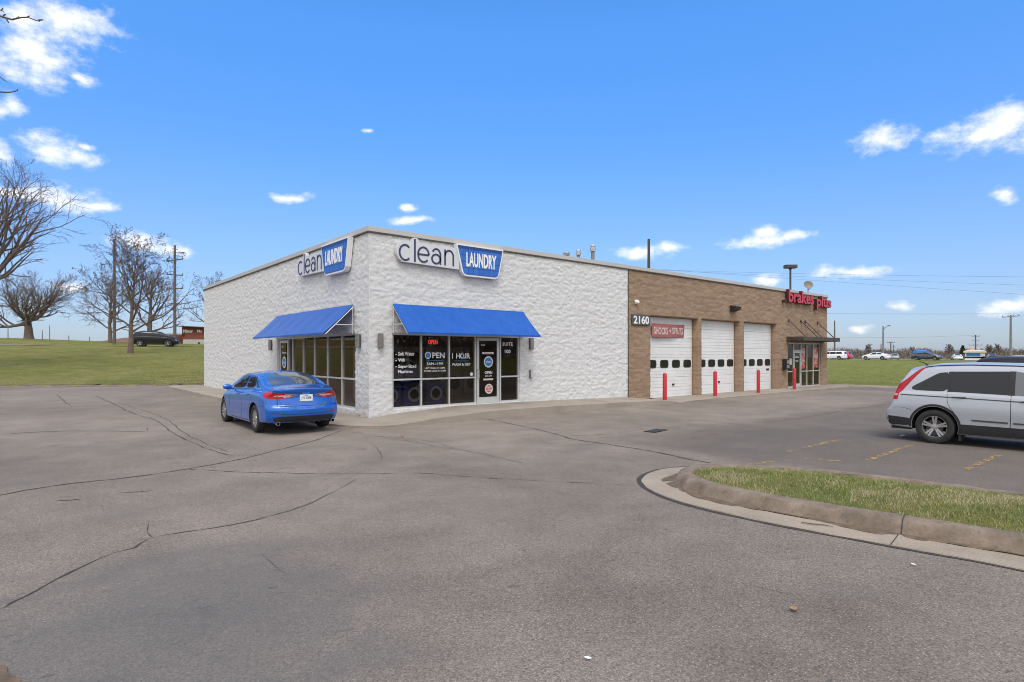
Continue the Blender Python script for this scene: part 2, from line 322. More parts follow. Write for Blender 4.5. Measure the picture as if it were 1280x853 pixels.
m = M['canvas'] = mat('blue_canvas', (.018, .125, .52), .62); g = G(m); sp = g.n('ShaderNodeSeparateXYZ', {0: g.co}); run = g.math('ADD', sp.outputs[0], sp.outputs[1]); fr_ = g.math('FRACT', g.math('DIVIDE', run, 1.27), 0.0)
g.col(g.mix(g.mr(g.math('ABSOLUTE', g.math('SUBTRACT', fr_, .5), 0.0), .488, .496, 0, .45), g.mix(.4, g.ramp(g.noise(1.2, 5, .6), [(.3, (.008, .085, .38)), (.7, (.011, .105, .46))]), g.ramp(g.noise(2.2, 4, .6, vec=g.mapping((2.5, 2.5, .5))), [(.35, (.007, .075, .34)), (.7, (.02, .125, .47))])), (.004, .05, .26))); g.bump(g.noise(160, 2), .15, .002); g.b.inputs['Sheen Weight'].default_value = .8; g.b.inputs['Sheen Roughness'].default_value = .22; g.b.inputs['Specular IOR Level'].default_value = .3
M['letter_red'] = mat('red_letter_face', (.5, .045, .075), .5)
M['letter_side'] = mat('letter_side', (.07, .012, .018), .5)
m = M['banner'] = mat('banner_red', (.4, .07, .07), .7); g = G(m); g.col(g.ramp(g.noise(4, 5, .6), [(.3, (.28, .085, .08)), (.7, (.4, .14, .13))]))
M['banner_txt'] = mat('banner_lettering', (.62, .5, .48), .7)
M['plaque'] = mat('grey_plaque', (.07, .072, .07), .6)
M['interior'] = worn('interior_paint', (.6, .57, .53), .15, 2, .8)
M['washer'] = mat('washer_blue', (.02, .05, .28), .4)
M['steel'] = mat('steel', (.5, .5, .5), .3, .8)
M['neon'] = mat('red_neon', (.6, .02, .02), .4, emis=(1, .04, .03), estr=1.6)
def glass(name, tint, ior=1.5, rough=.01):
    m = bpy.data.materials.new(name); m.use_nodes = True; t = m.node_tree; t.nodes.clear(); o = t.nodes.new('ShaderNodeOutputMaterial')
    a = t.nodes.new('ShaderNodeBsdfTransparent'); a.inputs[0].default_value = (*tint, 1); b = t.nodes.new('ShaderNodeBsdfGlossy'); b.inputs['Roughness'].default_value = rough; b.inputs[0].default_value = (.95, .8, .7, 1)
    f = t.nodes.new('ShaderNodeFresnel'); ge = t.nodes.new('ShaderNodeNewGeometry'); mi_ = t.nodes.new('ShaderNodeMix'); mi_.inputs[2].default_value = ior; mi_.inputs[3].default_value = 1 / ior; t.links.new(ge.outputs['Backfacing'], mi_.inputs[0]); t.links.new(mi_.outputs[0], f.inputs[0]); x = t.nodes.new('ShaderNodeMixShader')
    t.links.new(f.outputs[0], x.inputs[0]); t.links.new(a.outputs[0], x.inputs[1]); t.links.new(b.outputs[0], x.inputs[2]); t.links.new(x.outputs[0], o.inputs[0]); return m
M['glass'] = glass('tinted_glass', (.42, .42, .41), 1.62)
M['car_glass'] = mat('car_glass', (.014, .015, .017), .03, spec=.42)
M['car_glass_light'] = mat('car_glass_light', (.05, .06, .062), .03, spec=1.0, coat=1)
M['blue_paint'] = mat('blue_car_paint', (.002, .112, .5), .22, .2, .9)
M['silver_paint'] = mat('silver_car_paint', (.41, .43, .47), .36, .3, .7)
M['black_paint'] = mat('black_car_paint', (.005, .005, .007), .45, 0, .15, spec=.3)
M['white_paint'] = mat('white_car_paint', (.74, .75, .76), .35, 0, 1)
M['grey_paint'] = mat('dark_grey_car_paint', (.04, .045, .055), .3, .3, 1)
M['red_paint_car'] = mat('red_car_paint', (.45, .01, .02), .3, 0, 1)
M['truck_blue'] = mat('truck_blue', (.03, .2, .62), .4)
M['cladding'] = worn('grey_cladding', (.016, .016, .018), .3, 6, .7)
M['tyre'] = worn('tyre_rubber', (.025, .024, .023), .3, 14, .85, .3, 60)
M['rim'] = mat('alloy_rim', (.5, .5, .5), .3, .75)
M['brake'] = mat('brake_disc', (.05, .05, .05), .5, .5)
M['tail_red'] = mat('taillight_red', (.4, .004, .012), .2, 0, .1, spec=.35)
M['tail_pink'] = mat('taillight_clear', (.62, .3, .28), .12, 0, 1)
M['chrome'] = mat('chrome', (.7, .7, .72), .12, 1)
M['plate'] = mat('licence_plate', (.72, .74, .76), .4)
M['headlight'] = mat('headlight', (.6, .62, .65), .08, .2, 1)
m = M['bark'] = mat('bark', (.13, .1, .08), .95); g = G(m); g.col(g.ramp(g.noise(7, 5, .65, vec=g.mapping((1, 1, .25))), [(.3, (.085, .06, .046)), (.7, (.22, .165, .128))])); g.bump(g.noise(22, 4, .6, vec=g.mapping((1, 1, .2))), .8, .03)
M['twig'] = worn('twig_bark', (.13, .097, .078), .25, 2, .95)
M['dead_leaf'] = blade_mat('dead_leaf', (.05, .034, .022), (.12, .075, .045))
M['wood_pole'] = worn('weathered_pole', (.13, .1, .08), .25, 3, .9)
M['grey_pole'] = worn('grey_pole', (.2, .19, .18), .2, 2, .7)
M['wire'] = mat('wire', (.1, .1, .105), .6)
M['yellow'] = None
m = M['yellow'] = bpy.data.materials.new('worn_yellow_paint'); m.use_nodes = True; g = G(m); g.b.inputs['Base Color'].default_value = (.34, .225, .1, 1); g.b.inputs['Roughness'].default_value = .85
tr = g.n('ShaderNodeBsdfTransparent'); mxs = g.n('ShaderNodeMixShader', {0: g.mr(g.noise(9, 6, .75), .44, .56), 1: tr.outputs[0], 2: g.b.outputs[0]}); m.node_tree.links.new(mxs.outputs[0], m.node_tree.nodes['Material Output'].inputs[0])
M['bank_brick'] = worn('red_brown_siding', (.2, .062, .04), .2, 1.5, .8)
M['brown_roof'] = worn('brown_roof', (.16, .09, .065), .2, 1.2, .85)
M['grey_stone'] = worn('grey_stone', (.42, .42, .4), .15, 1, .85)
M['cream'] = worn('cream_wall', (.6, .57, .5), .08, 1, .8)
M['scrub'] = blade_mat('bare_scrub', (.13, .105, .1), (.23, .19, .165))
M['evergreen'] = blade_mat('evergreen', (.02, .035, .018), (.05, .07, .03))

# ------------------------------------------------------------------ terrain
P0 = np.array([-8.62, 27.4]); KN = np.array([.347, .938]); KD = np.array([.938, -.347])
EAST = 31.6
def lotz(x, y):
    x = np.asarray(x, float); y = np.asarray(y, float)
    return -.1 + .05 * ss(y, -.5, 4) * ss(-x, -1, 1) + .06 * ss(y, 6, 26) * ss(-x, 0, 9) + .08 * ss(x, 2, 6) * ss(-y, 6.5, 11) - .03 * ss(x, 9, 14) * ss(y, -5, -2) + .03 * ss(x, 0, 3) * ss(-x, -12, -8) * ss(y, -4, -2)
def hgt(x, y):
    x = np.asarray(x, float); y = np.asarray(y, float); s = KN[0] * (x - P0[0]) + KN[1] * (y - P0[1])
    zl = np.interp(s, [-.1, .25, 2, 10, 20, 25, 30, 40, 47, 55, 65, 110, 400, 3000], [-.06, .1, .28, 1.02, 2.0, 2.38, 2.66, 2.72, 3.28, 3.62, 3.62, 3.4, -3, -40]) + np.clip(3.5 - x, -25, 40) * .03 * ss(s, 25, 55)
    zl = zl + (fbm(x / 6, y / 6, 3) - .5) * .22 * ss(s, 1, 6) * (1 - ss(s, 24, 29)) + .05 * ss(-x, 0, 9) * ss(s, -.2, .4)
    zr = np.interp(x, [EAST - .15, EAST + .25, 48, 113, 128, 170, 500, 3000], [-.16, -.02, -.02, .84, .86, .55, .2, -20]) + (fbm(x / 9, y / 9, 3, 5) - .5) * .2 * ss(x, 46, 60) * (1 - ss(x, 104, 110))
    zw = np.interp(-x, [27.8, 28.3, 45, 80, 3000], [-.1, .1, 1.6, 2.2, 0])
    zs = np.interp(-y, [29.8, 30.3, 60, 90, 3000], [-.1, .05, .3, .8, -20])
    e = ss(x, 24, 44); z = zl * (1 - e) + zr * e
    ins = lotz(x, y) - .06
    inside = (s < .12) & (x < EAST) & (x > -28) & (y > -30)
    z = np.where(s < .12, np.where(x >= EAST, zr, np.where(x < -28, np.maximum(zw, -.1), zs)), z)
    z = np.where((s >= .12) & (x < -28), np.maximum(z, zw), z)
    return np.where(inside, ins, z)
gx = np.concatenate([[-3000, -1500, -700, -350, -180], np.arange(-100, -28, 4.), np.arange(-28, 33, .5), np.arange(33, 140, 2.), [150, 170, 200, 260, 340, 460, 700, 1200, 3000]])
gy = np.concatenate([[-3000, -1200, -500, -200, -120], np.arange(-80, -18, 3.), np.arange(-18, 80, .5), np.arange(80, 130, 2.), [140, 165, 200, 260, 350, 500, 800, 1500, 3000]])
X, Y = np.meshgrid(gx, gy); Z = hgt(X, Y)
nxg, nyg = len(gx), len(gy); idx = np.arange(nxg * nyg).reshape(nyg, nxg)
q = np.stack([idx[:-1, :-1], idx[:-1, 1:], idx[1:, 1:], idx[1:, :-1]], -1).reshape(-1, 4)
tag(mesh_np('ground', np.stack([X, Y, Z], -1).reshape(-1, 3), q, M['grass'], smooth=True), kind='structure')

# car park: one asphalt sheet cut along the back kerb
def back_y(x): return P0[1] - (x - P0[0]) * KN[0] / KN[1]
lx = np.concatenate([np.arange(-28, EAST, .7), [EAST]]); v = []; f = []
ly = np.linspace(0, 1, 90)
for x in lx:
    for t in ly:
        y = -30 + t * (back_y(x) + 30); v.append((x, y, float(lotz(x, y))))
n = len(ly)
for i in range(len(lx) - 1):
    for j in range(n - 1): f.append((i * n + j, (i + 1) * n + j, (i + 1) * n + j + 1, i * n + j + 1))
tag(mesh_np('parking_lot', v, f, M['asphalt'], smooth=True), kind='structure')

def sweep(name, path, prof, mats, closed=False, joint=None, kind='structure', jitter=0):
    """cross-section prof (offset to the left of travel, height above ground) swept along path of (x,y,z0)"""
    P = np.array(path, float); n = len(P); v = []; f = []; k = len(prof)
    for i in range(n):
        t = P[min(i + 1, n - 1)] - P[max(i - 1, 0)]; t = t[:2] / np.linalg.norm(t[:2]); nn = np.array([-t[1], t[0]])
        for j, (o, h) in enumerate(prof):
            jj = jitter * (vnoise(i * .9, j * 1.7, 2) - .5) if jitter else 0
            v.append((*(P[i, :2] + nn * (o + jj)), P[i, 2] + h + jj * .6))
    for i in range(n - 1):
        for j in range(k - 1): f.append((i * k + j, i * k + j + 1, (i + 1) * k + j + 1, (i + 1) * k + j))
    o = mesh_np(name, v, f, mats, smooth=True); o.data.set_sharp_from_angle(angle=R(50)); return tag(o, kind=kind)
def smooth_path(pts, step=.12, tension=1):
    pts = [np.array(p, float) for p in pts]; out = []
    for i in range(len(pts) - 1):
        p0 = pts[max(i - 1, 0)]; p1 = pts[i]; p2 = pts[i + 1]; p3 = pts[min(i + 2, len(pts) - 1)]
        m = max(2, int(np.linalg.norm(p2 - p1) / step))
        for k in range(m):
            t = k / m; out.append(.5 * (2 * p1 + (p2 - p0) * t + (2 * p0 - 5 * p1 + 4 * p2 - p3) * t * t + (3 * p1 - p0 - 3 * p2 + p3) * t ** 3))
    out.append(pts[-1]); return np.array(out)
# low kerb along the foot of the bank and along the east lawn
xs = np.arange(-28, 31.6, .4)
sweep('kerb', [(x, back_y(x), float(lotz(x, back_y(x)))) for x in xs], [(-.18, -.03), (-.17, .035), (-.12, .06), (.1, .075), (.16, .06), (.18, -.15)], M['kerb'], jitter=.05)
sweep('dirt_edge', [(x, back_y(x), float(lotz(x, back_y(x)))) for x in xs], [(.14, .04), (.25, .1), (.45, .15), (.62, .1)], M['dirt'], jitter=.3)
ys = np.arange(-30, 13, .4)
sweep('kerb', [(EAST - .05, y, float(lotz(EAST, y))) for y in ys[::-1]], [(-.3, .002), (-.16, .01), (-.12, .08), (-.08, .1), (.1, .105), (.14, .06), (.15, -.15)], M['concrete'], jitter=.015)
def strip(name, x0, x1, y0, y1, h, mt, n=60, axis='y'):
    v = []; f = []
    for i in range(n + 1):
        t = i / n
        for k in range(5):
            w = k / 4; x, y = (x0 + w * (x1 - x0), y0 + t * (y1 - y0)); v.append((x, y, float(hgt(x, y)) + h))
    for i in range(n):
        for k in range(4): a = i * 5 + k; f.append((a, a + 1, a + 6, a + 5))
    return tag(mesh_np(name, v, f, mt, smooth=True), kind='structure')
strip('road', 114, 127, -200, 260, .03, M['road'], 150)
# street along the top of the left bank
v = []; f = []
for i in range(121):
    u = -90 + i * 1.5
    for k in range(7):
        s = 30.5 + k * 1.4; p = P0 + KD * u + KN * s; v.append((*p, float(hgt(*p)) + .04))
for i in range(120):
    for k in range(6): a = i * 7 + k; f.append((a, a + 1, a + 8, a + 7))
tag(mesh_np('street', v, f, M['road'], smooth=True), kind='structure')

# pavement round the building: ramps down to the asphalt at the corner and at the garage doors
def walkz(x, y):
    zf = np.interp(x, [-1.6, 0, 1, 3, 6, 10, 11.6, 12.4, 13, 31.6], [-.06, -.02, .07, .17, .155, .09, .06, -.085, -.1, -.045])
    zl = np.interp(y, [-2, 0, 3, 6, 21], [-.06, -.02, .03, .065, .1]); e = ss(x, -.4, .6); return zf * e + zl * (1 - e) if y < .5 else zl
outer = [(-1.5, 21.6)] + [(-1.5, y) for y in np.arange(21, .9, -.7)] + [(-1.48, .3), (-1.35, -.4), (-1.0, -1.1), (-.4, -1.6), (.3, -1.82)] + [(x, -1.9) for x in np.arange(1, 12.2, .4)] + [(12.6, -1.85), (13.2, -1.6)] + [(x, -1.45) for x in np.arange(14, 31.4, .7)]
inner = [(.06, 21.6)] + [(.06, y) for y in np.arange(21, .9, -.7)] + [(.06, .3), (.06, .06), (.06, .06), (.1, .06), (.3, .06)] + [(x, .06) for x in np.arange(1, 12.2, .4)] + [(12.6, .06), (13.2, .06)] + [(x, .35) for x in np.arange(14, 31.4, .7)]
v = []; f = []; k = 0
for (a, b), (c_, d_) in zip(outer, inner):
    row = []
    for t in (0, .0, .07, .5, 1):
        x, y = a + (c_ - a) * t, b + (d_ - b) * t; row.append([x, y, float(walkz(x, y))])
    row[0][2] = float(lotz(a, b)) - .05; row[1][2] -= .02
    jj = (fbm(a * 1.7 + b, b * 1.7 - a, 3) - .5) * .06; row[1][0] += jj; row[1][1] += jj
    for r in row: r[2] = max(r[2], -.25)
    v += row
for i in range(len(outer) - 1):
    for j in range(4): a = i * 5 + j; f.append((a, a + 1, a + 6, a + 5))
o = mesh_np('sidewalk', v, f, M['concrete'], smooth=True); o.data.set_sharp_from_angle(angle=R(35)); tag(o, kind='structure')

# ------------------------------------------------------------------ kerbed island in the foreground
isl = [(-.3, -25), (-.3, -16.2), (-.3, -14.5), (-.44, -13.54), (-.58, -12.5), (-.6, -11.7), (-.48, -11.1), (-.16, -10.62), (.32, -10.42), (.74, -10.5), (1.25, -11.0), (1.62, -11.7), (1.84, -12.6), (1.98, -13.6), (2.1, -14.6), (2.2, -16.5), (2.2, -25)]
ip = smooth_path(isl, .1); ip3 = [(x, y, float(lotz(x, y))) for x, y in ip]
sweep('island_kerb', ip3, [(.19, -.06), (.15, .0), (.1, .075), (.075, .125), (.045, .15), (.0, .163), (-.1, .168), (-.13, .16), (-.15, .12), (-.15, -.06)], M['kerb'], jitter=.035)
half = int(len(ip) * .62); gut = [p for p in ip3 if p[0] < .8 and p[1] < -10 or p[1] > -10.5]
gut = ip3[:next(i for i, p in enumerate(ip3) if p[0] > 1.35 and p[1] > -12)]
sweep('gutter', gut, [(.62, -.03), (.6, .014), (.4, .014), (.13, .016)], M['gutter'], jitter=.03)
jp = min(range(len(ip3)), key=lambda i: abs(ip3[i][0] + .44) + abs(ip3[i][1] + 13.54)); p = np.array(ip3[jp]); t_ = np.array(ip3[jp + 1][:2]) - np.array(ip3[jp - 1][:2]); t_ /= np.linalg.norm(t_); nn = np.array([-t_[1], t_[0]]); v = []; f = []
for o_, h_ in [(.61, .018), (.4, .018), (.2, .02), (.165, .01), (.112, .08), (.086, .13), (.05, .156), (0, .17), (-.1, .175), (-.14, .165)]:
    for e_ in (-.005, .005): q_ = p[:2] + nn * (o_ + .008) + t_ * (e_ + .02 * (o_ > .19)); v.append((q_[0], q_[1], p[2] + h_ + .004))
    if len(v) > 2: k = len(v) - 4; f.append((k, k + 1, k + 3, k + 2))
tag(mesh_np('kerb_joint', v, f, M['crack']), kind='structure')
v = []; f = []
for i, p in enumerate(gut):
    t_ = np.array(gut[min(i + 1, len(gut) - 1)][:2]) - np.array(gut[max(i - 1, 0)][:2]); t_ /= np.linalg.norm(t_); nn = np.array([-t_[1], t_[0]]); w = max(0, fbm(i * .13, 7.7, 4) - .38) * .55
    for o_ in (.13, .17, .175 + w): q_ = np.array(p[:2]) + nn * o_; v.append((q_[0], q_[1], p[2] + .0225 - .004 * (o_ > .18)))
    if i: k = 3 * i; f += [(k - 3, k - 2, k + 1, k), (k - 2, k - 1, k + 2, k + 1)]
tag(mesh_np('gutter_dirt', v, f, M['dirt']), kind='structure')
ins = []
for i in range(len(ip)):
    t = ip[min(i + 1, len(ip) - 1)] - ip[max(i - 1, 0)]; t /= np.linalg.norm(t); ins.append(ip[i] + .14 * np.array([t[1], -t[0]]))
ins = ins[::3]
def poly_in(poly, x, y):
    c = False; j = len(poly) - 1
    for i in range(len(poly)):
        if (poly[i][1] > y) != (poly[j][1] > y) and x < (poly[j][0] - poly[i][0]) * (y - poly[i][1]) / (poly[j][1] - poly[i][1]) + poly[i][0]: c = not c
        j = i
    return c
def edge_dist(poly, x, y):
    a = np.array(poly); b = np.roll(a, -1, 0); p = np.array([x, y]); ab = b - a; t = np.clip(((p - a) * ab).sum(1) / ((ab ** 2).sum(1) + 1e-9), 0, 1)
    return float(np.min(np.linalg.norm(a + ab * t[:, None] - p, axis=1)))
def islz(x, y, d): return float(lotz(x, y)) + .12 + .07 * min(1, d / .6) + .03 * (fbm(x * 2, y * 2, 3) - .5)
pts = [Vector(p) for p in ins]; nb = len(pts)
for x in np.arange(-.6, 2.3, .22):
    for y in np.arange(-24.8, -10.4, .22):
        xx, yy = x + random.uniform(-.05, .05), y + random.uniform(-.05, .05)
        if poly_in(ins, xx, yy) and edge_dist(ins, xx, yy) > .1: pts.append(Vector((xx, yy)))
ov, _, of, _, _, _ = delaunay_2d_cdt(pts, [(i, (i + 1) % nb) for i in range(nb)], [], 1, 1e-5)
tag(mesh_np('island_soil', [(p.x, p.y, islz(p.x, p.y, edge_dist(ins, p.x, p.y)) - .005) for p in ov], [tuple(x) for x in of], M['island'], smooth=True), kind='structure')
rng = np.random.default_rng(5)
def blades(name, samples, hmin, hmax, wid, straw, lean=.7):
    v = []; f = []; mi = []
    for (x, y, z) in samples:
        h = rng.uniform(hmin, hmax); a = rng.uniform(0, 6.283); b = rng.uniform(0, 6.283); l = h * rng.uniform(.15, lean); w = wid * rng.uniform(.7, 1.3)
        dx, dy = math.cos(a) * w, math.sin(a) * w; ex, ey = math.cos(b) * l, math.sin(b) * l; o = len(v)
        v += [(x - dx, y - dy, z - .01), (x + dx, y + dy, z - .01), (x + ex * .4 + dx * .7, y + ey * .4 + dy * .7, z + h * .6), (x + ex * .4 - dx * .7, y + ey * .4 - dy * .7, z + h * .6), (x + ex, y + ey, z + h), (x + ex, y + ey, z + h)]
        f += [(o, o + 1, o + 2, o + 3), (o + 3, o + 2, o + 4, o + 5)]
        s = straw(x, y); mi += [s, s]
    me = bpy.data.meshes.new(name); me.from_pydata(v, [], f); me.materials.append(M['blade']); me.materials.append(M['straw']); me.polygons.foreach_set('material_index', mi)
    return tag(link(name, me), kind='stuff')
sm = []
while len(sm) < 46000:
    x = rng.uniform(-.6, 2.3); y = -10.4 - 7.5 * rng.random() ** 1.15
    if not poly_in(ins, x, y): continue
    d = edge_dist(ins, x, y)
    if d < .03: continue
    if fbm(x * 2.3 + 9, y * 2.3, 3, 4) < .36 + .1 * (d < .25) and rng.random() < .6: continue
    sm.append((x, y, islz(x, y, d)))
straw_f = lambda x, y: int(rng.random() < np.clip((fbm(x * 1.6, y * 1.6, 3, 8) - .42) * 4.2, .12, .8))
tag(blades('island_grass', sm, .014, .04, .0026, straw_f, 1.5), 'short green and straw coloured turf on the kerbed island in the foreground', 'grass')
# coarse tufts on the bank and the lawns, enough to break the edges
sm = []
for _ in range(60000):
    if rng.random() < .8:
        u = rng.uniform(-6, 16); s = .22 + 19 * rng.random() ** 1.7; x, y = P0 + KD * u + KN * s
        if x > 7: continue
    else:
        x = rng.uniform(EAST + .25, 50); y = rng.uniform(-12, 12)
    sm.append((x, y, float(hgt(x, y))))
straw_b = lambda x, y: int(rng.random() < np.clip((fbm(x * .35, y * .35, 3, 8) - .42) * 3, .08, .6))
tag(blades('lawn_grass', sm, .025, .065, .009, straw_b), 'rough olive grass tufts growing on the lawns beyond the kerbs', 'grass')
# a strip of dirt and gravel at the near left lot edge, with the tree whose twigs hang into view
def flat_poly(name, poly, dz, mt, cell=.3, kind='structure', zf=lotz):
    nb = len(poly); pts = [Vector(p) for p in poly]; xs_ = [p[0] for p in poly]; ys_ = [p[1] for p in poly]
    for x in np.arange(min(xs_), max(xs_), cell):
        for y in np.arange(min(ys_), max(ys_), cell):
            if poly_in(poly, x, y) and edge_dist(poly, x, y) > cell * .4: pts.append(Vector((x, y)))
    ov, _, of, _, _, _ = delaunay_2d_cdt(pts, [(i, (i + 1) % nb) for i in range(nb)], [], 1, 1e-5)
    o = mesh_np(name, [(p.x, p.y, float(zf(p.x, p.y)) + dz) for p in ov], [tuple(x) for x in of], mt, smooth=True)
    return tag(o, kind=kind) if kind else o
def gpx(px, py, z=-.1):
    d = ray(px, py); t = (z - CAM[2]) / d[2]; p = CAM + t * d; return np.array([p[0], p[1]])
e = [gpx(-120, 780), gpx(-30, 815), gpx(0, 834), gpx(12, 842), gpx(24, 853), gpx(40, 880)]
edge = []
for a, b in zip(e[:-1], e[1:]):
    for k in range(8): p = a + (b - a) * k / 8; edge.append(tuple(p + .03 * (vnoise(p[0] * 9, p[1] * 9) - .5)))
flat_poly('dirt_strip', edge + [tuple(e[-1]), (-8.6, -12.6), (-13, -11), (-17, -6), (-16, -.5), (-10.5, .2), (-8.9, -2), (-8.8, -8)], .012, M['dirt'], .4)

# ------------------------------------------------------------------ cracks, seams, painted bay lines
def ribbon(pxs, w0, w1, seed, zz=-.09, sub=10, amp=.035, dz=.004):
    P = [gpx(*p, zz) for p in pxs]; pts = smooth_path(P, .13); r = random.Random(seed); out = []
    for i, p in enumerate(pts):
        t = pts[min(i + 1, len(pts) - 1)] - pts[max(i - 1, 0)]; t /= np.linalg.norm(t) + 1e-9; nn = np.array([-t[1], t[0]])
        c = p + nn * (amp * (fbm(i * .17, seed * 3.1, 3) - .5) * 3.6 + r.uniform(-1, 1) * amp * .42); wd = (w0 + (w1 - w0) * i / len(pts)) * r.uniform(.15, 1.5) / 2
        if i in (0, len(pts) - 1): wd = .001
        out.append((c + nn * wd, c - nn * wd))
    v = []; f = []
    for i, (a, b) in enumerate(out):
        for q_ in (a, b): v.append((q_[0], q_[1], float(lotz(*q_)) + dz))
        if i: k = 2 * i; f.append((k - 2, k - 1, k + 1, k))
    return v, f
CR = [([(-40, 630), (0, 618), (80, 605), (160, 597), (235, 586), (300, 574), (340, 564), (390, 551), (425, 538)], .05, .035), ([(425, 538), (450, 534), (500, 529)], .03, .02),
      ([(0, 762), (20, 752), (50, 737), (75, 723), (105, 708), (140, 690), (165, 684), (185, 672), (230, 664), (290, 655), (350, 641), (400, 624), (445, 598)], .028, .012),
      ([(185, 672), (182, 660), (186, 650)], .018, .005), ([(120, 497), (145, 508), (165, 518), (195, 528), (215, 541), (240, 553), (265, 562), (292, 569)], .05, .03), ([(148, 505), (170, 512), (200, 522), (235, 544), (285, 564)], .03, .02),
      ([(0, 545), (60, 541), (130, 540), (180, 540), (183, 536)], .045, .03), ([(72, 496), (80, 503), (88, 510)], .05, .03),
      ([(235, 586), (320, 590), (420, 592), (520, 591), (600, 596), (700, 602), (812, 607)], .024, .016), ([(440, 540), (500, 549), (550, 558), (600, 566), (640, 576), (660, 580)], .02, .012), ([(480, 544), (540, 552), (580, 563), (620, 573)], .016, .01),
      ([(590, 522), (640, 530), (690, 541), (720, 549), (760, 555), (810, 563), (862, 574), (890, 578)], .05, .06), ([(700, 545), (760, 542), (830, 534), (900, 530), (980, 526), (1060, 513), (1110, 505)], .02, .02), ([(462, 552), (470, 560), (478, 570), (474, 577)], .014, .01),
      ([(585, 584), (620, 583), (650, 586)], .01, .008), ([(640, 484 + 62), (668, 551), (690, 556)], .012, .008), ([(860, 548), (930, 541), (1010, 538), (1090, 528)], .016, .012), ([(810, 697), (880, 720), (990, 742)], .004, .003),
      ([(330, 690), (345, 705), (360, 716)], .008, .004), ([(150, 615), (175, 614), (205, 611)], .03, .02), ([(70, 626), (85, 625), (100, 624)], .03, .03), ([(300, 481), (380, 487)], .01, .01), ([(880, 504), (940, 500), (1000, 497)], .03, .02)]
v = []; f = []
for i, (p, a, b) in enumerate(CR):
    vv, ff = ribbon(p, a * .85, b * .8, i); o = len(v); v += vv; f += [tuple(k + o for k in q_) for q_ in ff]
tag(mesh_np('pavement_cracks', v, f, M['crack']), kind='structure')
# dark open joint where asphalt meets the island gutter
v = []; f = []
for i, p in enumerate(gut):
    t = np.array(gut[min(i + 1, len(gut) - 1)][:2]) - np.array(gut[max(i - 1, 0)][:2]); t /= np.linalg.norm(t); nn = np.array([-t[1], t[0]]); w = .004 + .03 * fbm(i * .2, 1.5, 3) + .05 * fbm(i * .3, 4.5, 3) * ss(i, 95, 130)
    for o_ in (.595, .63 + w): q_ = np.array(p[:2]) + nn * o_; v.append((q_[0], q_[1], float(lotz(*q_)) + .005))
    if i: k = 2 * i; f.append((k - 2, k - 1, k + 1, k))
tag(mesh_np('gutter_joint', v, f, M['crack']), kind='structure')
v = []; f = []
for a, b in [((1207, 586), (1248, 571)), ((1085, 574), (1140, 558)), ((985, 563), (1050, 551)), ((925, 578), (968, 573)), ((1000, 570), (1060, 575)), ((1340, 599), (1400, 580))]:
    A, B = gpx(*a, -.04), gpx(*b, -.04); t = (B - A) / np.linalg.norm(B - A); nn = np.array([-t[1], t[0]]) * .05; m_ = 8
    for i in range(m_ + 1):
        p = A + (B - A) * i / m_
        for q_ in (p + nn, p - nn): v.append((q_[0], q_[1], float(lotz(*q_)) + .0045))
        if i: k = len(v) - 4; f.append((k, k + 1, k + 3, k + 2))
tag(mesh_np('parking_lines', v, f, M['yellow']), kind='structure')

